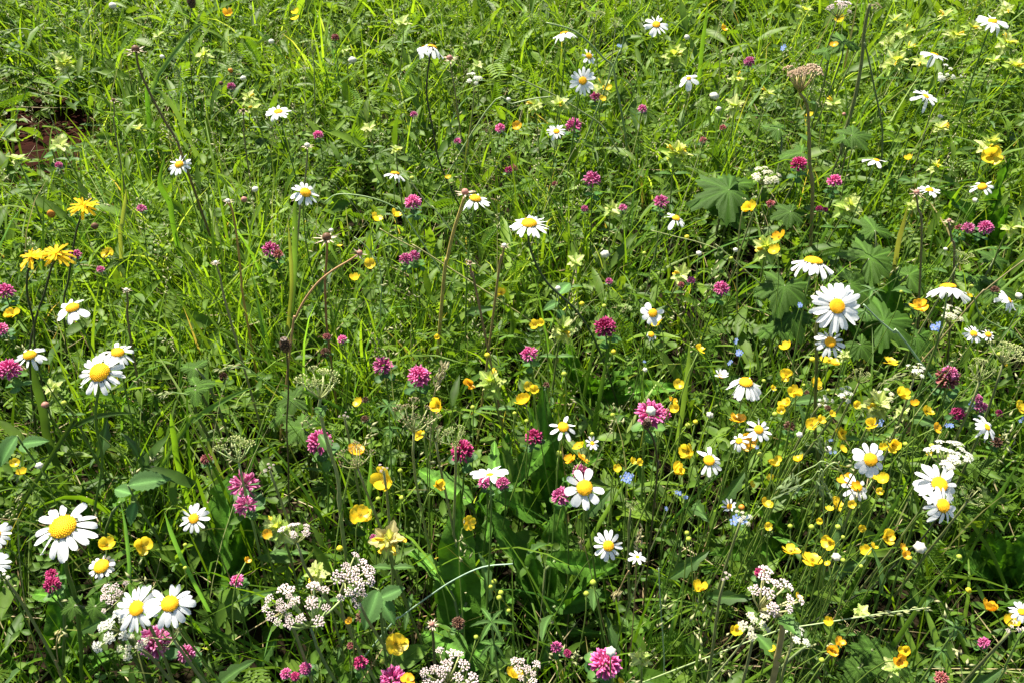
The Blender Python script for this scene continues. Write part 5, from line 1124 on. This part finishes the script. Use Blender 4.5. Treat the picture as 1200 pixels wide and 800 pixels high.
def ribbons(big, S, base, az, L, W, lean, curve, twist, col, across=2, keep=.08, zmin=.004, tipcol=None):
    N = len(base); d = np.stack([np.cos(az), np.sin(az), np.zeros(N)], 1); side0 = np.stack([-np.sin(az), np.cos(az), np.zeros(N)], 1)
    P = np.zeros((N, S + 1, 3)); P[:, 0] = base; T = np.zeros((N, S + 1, 3))
    for i in range(S + 1):
        a = lean + curve * (i / S) ** 1.6; t = d * np.sin(a)[:, None] + np.array([0, 0, 1.0]) * np.cos(a)[:, None]; T[:, i] = t
        if i < S: P[:, i + 1] = P[:, i] + t * (L / S)[:, None]
    P[..., 2] = np.maximum(P[..., 2], zmin)
    ok = thin_out(P, keep) if keep < 1 else np.ones(N, bool)
    P, T, side0, twist, W, col = P[ok], T[ok], side0[ok], twist[ok], W[ok], col[ok]; N = len(P)
    nrm = np.cross(side0[:, None, :], T); V = []
    for i in range(S + 1):
        s = i / S; w = W * (.55 + .9 * s if s < .5 else 1.0) * (1 - max(0, (s - .45) / .55) ** 1.7) * .5 + W * .02
        tw = twist * (.3 + s); sd = side0 * np.cos(tw)[:, None] + nrm[:, i] * np.sin(tw)[:, None]
        nn = np.cross(sd, T[:, i])
        if across == 3: V += [P[:, i] - sd * w[:, None] + nn * (w * .4)[:, None], P[:, i], P[:, i] + sd * w[:, None] + nn * (w * .4)[:, None]]
        else: V += [P[:, i] - sd * w[:, None], P[:, i] + sd * w[:, None]]
    V = np.stack(V, 1); A = across; F = []
    for i in range(S):
        for j in range(A - 1): a = i * A + j; F.append((a, a + 1, a + A + 1, a + A))
    Cc = np.broadcast_to(col[:, None, :], V.shape[:2] + (3,))
    if tipcol is not None:
        f = (np.arange(S + 1) / S)[:, None].repeat(A, 0).reshape(-1)
        m = (rng.random(N) < tipcol[1])[:, None, None] * (np.clip((f - .72) / .25, 0, 1)[None, :, None]); Cc = Cc * (1 - m) + np.array(tipcol[0]) * m
    big.add(V, [np.array(F)], np.array(Cc))

G1 = (.062, .145, .010); G2 = (.205, .330, .028)            # deep green, bright yellowish green
def grass_cols(px, py, x, y, spread=.22):
    t = np.clip(tone(px, py) + noise2(x, y, 9, 5) * .15 + rng.normal(0, spread, len(px)), 0, 1)
    c = mixc(G1, G2, t); r = rng.random(len(px)); c[r < .04] = (.32, .42, .12); c[r < .012] = (.38, .30, .13)
    bl = (r > .93); c[bl] = c[bl] * np.array([.8, 1.0, 1.9])
    return c * rng.uniform(.8, 1.2, (len(px), 1))
def height(px, py):
    return np.clip(.55 + .5 * hole_at(px, py), .5, 1.05)

# tufts of meadow grass
gb = Big()
tuft = spots(10500); tuft = tuft[rng.random(len(tuft)) < .06 + .94 * clump(tuft[:, 0], tuft[:, 1])]; tuft = tuft[:5600]; reps = 7
idx = np.repeat(np.arange(len(tuft)), reps); T_ = tuft[idx]; N = len(T_)
az0 = rng.uniform(0, 6.28, len(tuft))[idx]
x = T_[:, 0] + rng.normal(0, .016, N); y = T_[:, 1] + rng.normal(0, .016, N)
base = np.stack([x, y, ground_z(x, y) - .004], 1)
fl = height(T_[:, 2], T_[:, 3])
L = rng.gamma(8, .024, N) * fl * (.6 + .45 * clump(x, y)); W = rng.uniform(.0015, .0042, N) * lush(y)
col = grass_cols(T_[:, 2], T_[:, 3], x, y)
ribbons(gb, 6, base, az0 + rng.normal(0, 1.2, N), np.clip(L, .05, .30), W, rng.uniform(.0, .55, N), rng.uniform(.1, 1.5, N), rng.normal(0, .7, N), col, 2, tipcol=((.33, .26, .10), .06))
# fuller grass where the photograph has its bright sweep, left and middle
s1 = spots(14000); w_ = sum(np.exp(-(((s1[:, 2] - a) / c) ** 2 + ((s1[:, 3] - b) / d_) ** 2)) for a, b, c, d_ in [(200, 330, 150, 90), (390, 370, 120, 80), (560, 350, 80, 60), (260, 440, 120, 60), (80, 260, 70, 80), (700, 500, 90, 60), (480, 560, 60, 50)])
s1 = s1[rng.random(len(s1)) < w_ * .9]; idx = np.repeat(np.arange(len(s1)), 4); T_ = s1[idx]; N = len(T_); x = T_[:, 0] + rng.normal(0, .014, N); y = T_[:, 1] + rng.normal(0, .014, N)
ribbons(gb, 6, np.stack([x, y, ground_z(x, y) - .004], 1), rng.uniform(0, 6.28, N), rng.uniform(.09, .22, N), rng.uniform(.0018, .0042, N) * lush(y), rng.uniform(0, .6, N), rng.uniform(.1, 1.2, N), rng.normal(0, .6, N), grass_cols(T_[:, 2], T_[:, 3], x, y, .15) * 1.1, 2)
# fine low grass filling the sward
s2 = spots(20000); N = len(s2); x, y = s2[:, 0], s2[:, 1]
base = np.stack([x, y, ground_z(x, y) - .003], 1)
ribbons(gb, 4, base, rng.uniform(0, 6.28, N), rng.uniform(.04, .15, N), rng.uniform(.0014, .0032, N) * lush(y), rng.uniform(0, .9, N), rng.uniform(0, 1.4, N), rng.normal(0, .8, N), grass_cols(s2[:, 2], s2[:, 3], x, y), 2)
# broader bent blades on top
s3 = spots(6500); s3 = s3[rng.random(len(s3)) < .15 + .85 * clump(s3[:, 0], s3[:, 1])]; N = len(s3); x, y = s3[:, 0], s3[:, 1]; base = np.stack([x, y, ground_z(x, y)], 1)
ribbons(gb, 8, base, rng.uniform(0, 6.28, N), rng.uniform(.14, .30, N) * height(s3[:, 2], s3[:, 3]), rng.uniform(.003, .0060, N) * lush(y), rng.uniform(.05, .5, N), rng.uniform(.3, 2.1, N), rng.normal(0, .5, N), grass_cols(s3[:, 2], s3[:, 3], x, y), 3, keep=.05)
gb.build('grass', M['grass'], 'green and yellow-green meadow grass filling the ground between the flowers', 'grass')
# dry straw lying low
sb = Big(); s4 = spots(5200, holes=False); N = len(s4); x, y = s4[:, 0], s4[:, 1]
base = np.stack([x, y, ground_z(x, y) + rng.uniform(.002, .09, N)], 1)
ribbons(sb, 4, base, rng.uniform(0, 6.28, N), rng.uniform(.05, .17, N), rng.uniform(.0008, .0018, N), rng.uniform(1.0, 1.6, N), rng.uniform(-.3, .4, N), rng.normal(0, .8, N), mixc((.20, .12, .05), (.42, .36, .18), rng.random(N)), 2, keep=.1)
sb.build('dry_straw', M['straw'], 'dry straw-coloured stalks lying low between the grass', 'straw')

# flowering grass culms with fine panicles, and thin stems
cb = Big(); s5 = spots(2200); N = len(s5); x, y = s5[:, 0], s5[:, 1]
az = rng.uniform(0, 6.28, N); L = rng.uniform(.22, .36, N); ln = rng.uniform(0, .35, N); cu = rng.uniform(0, .9, N)
base = np.stack([x, y, ground_z(x, y)], 1); cc = mixc((.14, .20, .05), (.38, .38, .16), rng.random(N))
ribbons(cb, 7, base, az, L, np.full(N, .0013), ln, cu, rng.normal(0, .5, N), cc, 2)
d = np.stack([np.cos(az), np.sin(az), np.zeros(N)], 1); Pp = base.copy(); path = []
for i in range(7):
    a = ln + cu * (i / 7) ** 1.6; tt = d * np.sin(a)[:, None] + np.array([0, 0, 1.0]) * np.cos(a)[:, None]; Pp = Pp + tt * (L / 7)[:, None]; path.append((Pp.copy(), tt))
hb = rng.random(N) < .55
for k in range(14):
    f = rng.uniform(4.6, 6.0, N); i0 = f.astype(int); p = np.zeros((N, 3)); t = np.zeros((N, 3))
    for q in (4, 5, 6): m = i0 == q; p[m] = path[q][0][m]; t[m] = path[q][1][m]
    p = p + t * ((f - i0) * L / 7)[:, None]
    dirn = t * .8 + rng.normal(0, .45, (N, 3)); dirn /= np.linalg.norm(dirn, axis=1)[:, None]; ll = rng.uniform(.004, .009, N)
    off = rng.normal(0, .003, (N, 3)); p = p + off; sd = np.cross(dirn, rng.normal(0, 1, (N, 3))); sd /= np.linalg.norm(sd, axis=1)[:, None]; nn = np.cross(dirn, sd); w = ll * .16
    V = np.stack([p, p + dirn * (ll * .45)[:, None] + sd * w[:, None], p + dirn * (ll * .45)[:, None] - sd * w[:, None] * .5 + nn * w[:, None], p + dirn * (ll * .45)[:, None] - sd * w[:, None] * .5 - nn * w[:, None], p + dirn * ll[:, None]], 1)[hb]
    ok = thin_out(V, .05)
    cb.add(V[ok], [np.array([(0, 1, 2), (0, 2, 3), (0, 3, 1), (4, 2, 1), (4, 3, 2), (4, 1, 3)])], mixc((.26, .30, .12), (.46, .44, .22), rng.random(N))[hb][ok])
cb.build('flowering_grass', M['straw'], 'thin flowering grass stems with fine pale heads all over the meadow', 'grass')

# ---- leaf templates for the undergrowth
def tmpl(parts):
    V = []; F3 = []; F4 = []; n = 0
    for v, f in parts:
        V += [tuple(p) for p in v]
        for g in f: (F4 if len(g) == 4 else F3).append(tuple(i + n for i in g))
        n += len(v)
    return np.array(V, float), [np.array(g) for g in (F3, F4) if g]
def simple_leaf(w=.4, curve=.2, fold=.25, rows=((0, .1), (.22, .72), (.5, 1.0), (.78, .7), (1, .04))):
    return blade_grid([(x, h * w / 2) for x, h in rows], 3, lambda x, t: fold * abs(t) * w * .5 - curve * x * x)
def xf(vf, ang=0, s=1.0, at=(0, 0, 0), el=0):
    v, f = vf; m = Matrix.Rotation(ang, 3, 'Z') @ Matrix.Rotation(el, 3, 'Y'); return [tuple(m @ (Vector(p) * s) + Vector(at)) for p in v], f
T_OV = [tmpl([simple_leaf(.5, c, .3)]) for c in (.1, .35, .6)]
T_LA = [tmpl([simple_leaf(.24, c, .3)]) for c in (.1, .35, .6)]
def t_tri(w):
    lf = simple_leaf(w, .12, .35, ((0, .12), (.3, .7), (.68, 1), (.92, .7), (1, .25))); st = ([(0, -.03, 0), (0, .03, 0), (.1, .03, -1.6), (.1, -.03, -1.6)], [(0, 1, 2, 3)])
    return tmpl([xf(lf, a) for a in (-2.05, 0.0, 2.05)] + [st])
T_TRI = [t_tri(.85), t_tri(.6)]
def t_feather(pairs, w, tip=.35):
    parts = [([(0, -.008, 0), (0, .008, 0), (1, .003, -.15), (1, -.003, -.15)], [(0, 1, 2, 3)])]
    for i in range(pairs):
        x_ = .12 + .86 * i / pairs; l_ = w * (math.sin(math.pi * (x_ * .8 + .12)) ** .7)
        for s_ in (-1, 1):
            for da, ll in ((0, 1), (.55, .62), (-.5, .42)):
                a = s_ * (1.0 + da * s_ * .9); L_ = l_ * ll; c, sn = math.cos(a), math.sin(a); z = -.15 * x_ * x_
                parts.append(([(x_, 0, z), (x_ + c * L_ * .6 - sn * .008, sn * L_ * .6 + c * .008, z + .03 + .05 * ll), (x_ + c * L_, sn * L_, z + .02), (x_ + c * L_ * .6 + sn * .008, sn * L_ * .6 - c * .008, z + .03)], [(0, 1, 2, 3)]))
    return tmpl(parts)
T_FE = [t_feather(16, .2), t_feather(12, .32)]
def t_pinnate(n_, s_, w):
    parts = [([(0, -.006, 0), (0, .006, 0), (1, .003, -.2), (1, -.003, -.2)], [(0, 1, 2, 3)])]
    for i in range(n_):
        x_ = .1 + .85 * i / n_
        for sg in (-1, 1): parts.append(xf(simple_leaf(w, .15, .3, ((0, .1), (.4, 1), (1, .08))), sg * 1.15, s_, (x_, 0, -.2 * x_ * x_)))
    return tmpl(parts)
T_PI = [t_pinnate(9, .16, .42), t_pinnate(6, .26, .5)]
def t_palm(n_, w):
    parts = []
    for i in range(n_):
        a = (i - (n_ - 1) / 2) * 2 * math.pi / (n_ + 1.2)
        for da, ll in ((0, 1), (.3, .72), (-.3, .72)):
            parts.append(xf(simple_leaf(w, .15, .3, ((0, .2), (.55, 1), (1, .06))), a + da * .8, ll))
    return tmpl(parts)
T_PA = [t_palm(5, .26), t_palm(3, .4)]
def scatter(big, T, pos, az, el, roll, size, col, keep=.06):
    tv, tf = T; N = len(pos)
    ca, sa = np.cos(az), np.sin(az); ce, se = np.cos(el), np.sin(el); cr, sr = np.cos(roll), np.sin(roll)
    X = np.stack([ca * ce, sa * ce, se], 1); Yv = np.stack([-sa, ca, np.zeros(N)], 1); Z = np.cross(X, Yv)
    Y2 = Yv * cr[:, None] + Z * sr[:, None]; Z2 = np.cross(X, Y2)
    V = pos[:, None] + (tv[None, :, 0:1] * X[:, None] + tv[None, :, 1:2] * Y2[:, None] + tv[None, :, 2:3] * Z2[:, None]) * (size * lush(pos[:, 1]))[:, None, None]
    V[..., 2] = np.maximum(V[..., 2], .002)
    ok = thin_out(V, keep); big.add(V[ok], tf, col[ok])
def lcol(px, py, a, b, spread=.25):
    t = np.clip(tone(px, py) + rng.normal(0, spread, len(px)), 0, 1); return mixc(a, b, t) * rng.uniform(.78, 1.22, (len(px), 1))

# clover leaves
lb = Big()
for T in T_TRI:
    s = spots(3300); N = len(s); z = np.abs(rng.normal(.07, .045, N)) + .015
    scatter(lb, T, np.stack([s[:, 0], s[:, 1], z], 1), rng.uniform(0, 6.28, N), rng.normal(0, .25, N), rng.normal(0, .35, N), rng.uniform(.007, .016, N), lcol(s[:, 2], s[:, 3], (0.056, 0.132, 0.015), (0.130, 0.224, 0.028)))
lb.build('clover_leaves', M['leaf'], 'small three-part clover leaves low among the grass', 'ground cover')
# feathery yarrow leaves, thickest in the middle
fb = Big()
FZ = [(540, 380, 90, 60), (700, 460, 80, 70), (165, 510, 70, 60), (240, 330, 90, 50), (370, 470, 60, 60), (730, 560, 60, 50), (600, 300, 90, 40), (460, 120, 90, 50), (1080, 180, 90, 50), (980, 740, 90, 50)]
for T in T_FE:
    s = spots(5200); w_ = .22 + sum(np.exp(-(((s[:, 2] - a) / c) ** 2 + ((s[:, 3] - b) / d_) ** 2)) for a, b, c, d_ in FZ); s = s[rng.random(len(s)) < w_ * .5]; N = len(s)
    scatter(fb, T, np.stack([s[:, 0], s[:, 1], rng.uniform(.03, .15, N)], 1), rng.uniform(0, 6.28, N), rng.uniform(.1, 1.1, N), rng.normal(0, .5, N), rng.uniform(.04, .085, N), lcol(s[:, 2], s[:, 3], (0.075, 0.165, 0.013), (0.156, 0.269, 0.025)))
fb.build('feathery_leaves', M['leaf'], 'finely divided feathery yarrow-like leaves in the undergrowth', 'ground cover')
# vetch, buttercup and mixed small leaves
vb = Big()
for T, n_, s0, s1, e0 in [(T_PI[0], 1500, .04, .08, .5), (T_PI[1], 1100, .04, .07, .5), (T_PA[0], 2300, .015, .034, .1), (T_PA[1], 1900, .014, .03, .1)]:
    s = spots(n_); N = len(s)
    scatter(vb, T, np.stack([s[:, 0], s[:, 1], rng.uniform(.02, .15, N)], 1), rng.uniform(0, 6.28, N), rng.normal(e0, .35, N), rng.normal(0, .45, N), rng.uniform(s0, s1, N), lcol(s[:, 2], s[:, 3], (0.056, 0.121, 0.015), (0.143, 0.235, 0.025)))
for T, n_, s0, s1, e0 in [(T_OV[0], 5000, .010, .026, .2), (T_OV[1], 5000, .010, .028, .3), (T_OV[2], 2500, .014, .034, .5), (T_LA[0], 5000, .02, .05, .6), (T_LA[1], 5000, .02, .055, .7), (T_LA[2], 3500, .03, .07, 1.0), (T_OV[1], 900, .03, .05, .3), (T_LA[1], 1300, .045, .075, .7)]:
    s = spots(n_); N = len(s)
    scatter(vb, T, np.stack([s[:, 0], s[:, 1], rng.uniform(.008, .15, N)], 1), rng.uniform(0, 6.28, N), rng.normal(e0, .4, N), rng.normal(0, .5, N), rng.uniform(s0, s1, N), lcol(s[:, 2], s[:, 3], (0.056, 0.121, 0.015), (0.156, 0.252, 0.028)))
for T, n_, s0, s1 in [(T_OV[0], 6500, .008, .02), (T_PA[0], 2500, .012, .026), (T_TRI[0], 3500, .006, .012)]:
    s = spots(n_); N = len(s)
    scatter(vb, T, np.stack([s[:, 0], s[:, 1], rng.uniform(.004, .045, N)], 1), rng.uniform(0, 6.28, N), rng.normal(.1, .3, N), rng.normal(0, .35, N), rng.uniform(s0, s1, N), lcol(s[:, 2], s[:, 3], (0.056, 0.121, 0.012), (0.130, 0.213, 0.021)), 1)
# leafy upright shoots
s = spots(1500); N = len(s); H_ = rng.uniform(.09, .21, N) * height(s[:, 2], s[:, 3]); a0 = rng.uniform(0, 6.28, N); lx = rng.normal(0, .12, N); ly = rng.normal(0, .12, N); c0 = lcol(s[:, 2], s[:, 3], (0.062, 0.132, 0.015), (0.182, 0.280, 0.035))
for k in range(6):
    f = .25 + .75 * k / 5; p = np.stack([s[:, 0] + lx * H_ * f, s[:, 1] + ly * H_ * f, H_ * f], 1)
    for sg in (0, math.pi): scatter(vb, T_LA[k % 2] if k % 2 else T_OV[0], p, a0 + k * 1.57 + sg + rng.normal(0, .2, N), rng.uniform(.0, .6, N), rng.normal(0, .3, N), (.030 - .003 * k) * rng.uniform(.6, 1.1, N), c0, .05)
vb.build('leafy_undergrowth', M['leaf'], 'mixed small green herb leaves and shoots covering the soil', 'ground cover')

# ------------------------------------------------------------------ the ground
n = 160; gx = np.sinh(np.linspace(-5.2, 5.2, n)) / math.sinh(5.2) * 150; gy = gx + 1.5
X, Y = np.meshgrid(gx, gy, indexing='ij'); Z = ground_z(X, Y) * np.exp(-((X / 6) ** 2 + (Y / 8) ** 2)) + .004 * np.sin(X * 60) * np.cos(Y * 53) * np.exp(-((X / 3) ** 2 + (Y / 4) ** 2)) - .004
V = np.stack([X, Y, Z], -1).reshape(-1, 3); F = [(i * n + j, (i + 1) * n + j, (i + 1) * n + j + 1, i * n + j + 1) for i in range(n - 1) for j in range(n - 1)]
mb = MB(); mb.add(V, F, (1, 1, 1)); g = link('ground', mb.mesh('ground', M['soil'])); g['kind'] = 'structure'; g['label'] = 'reddish brown bare soil under the meadow plants'
print('things', len(ITEMS), 'objects', len(bpy.data.objects))
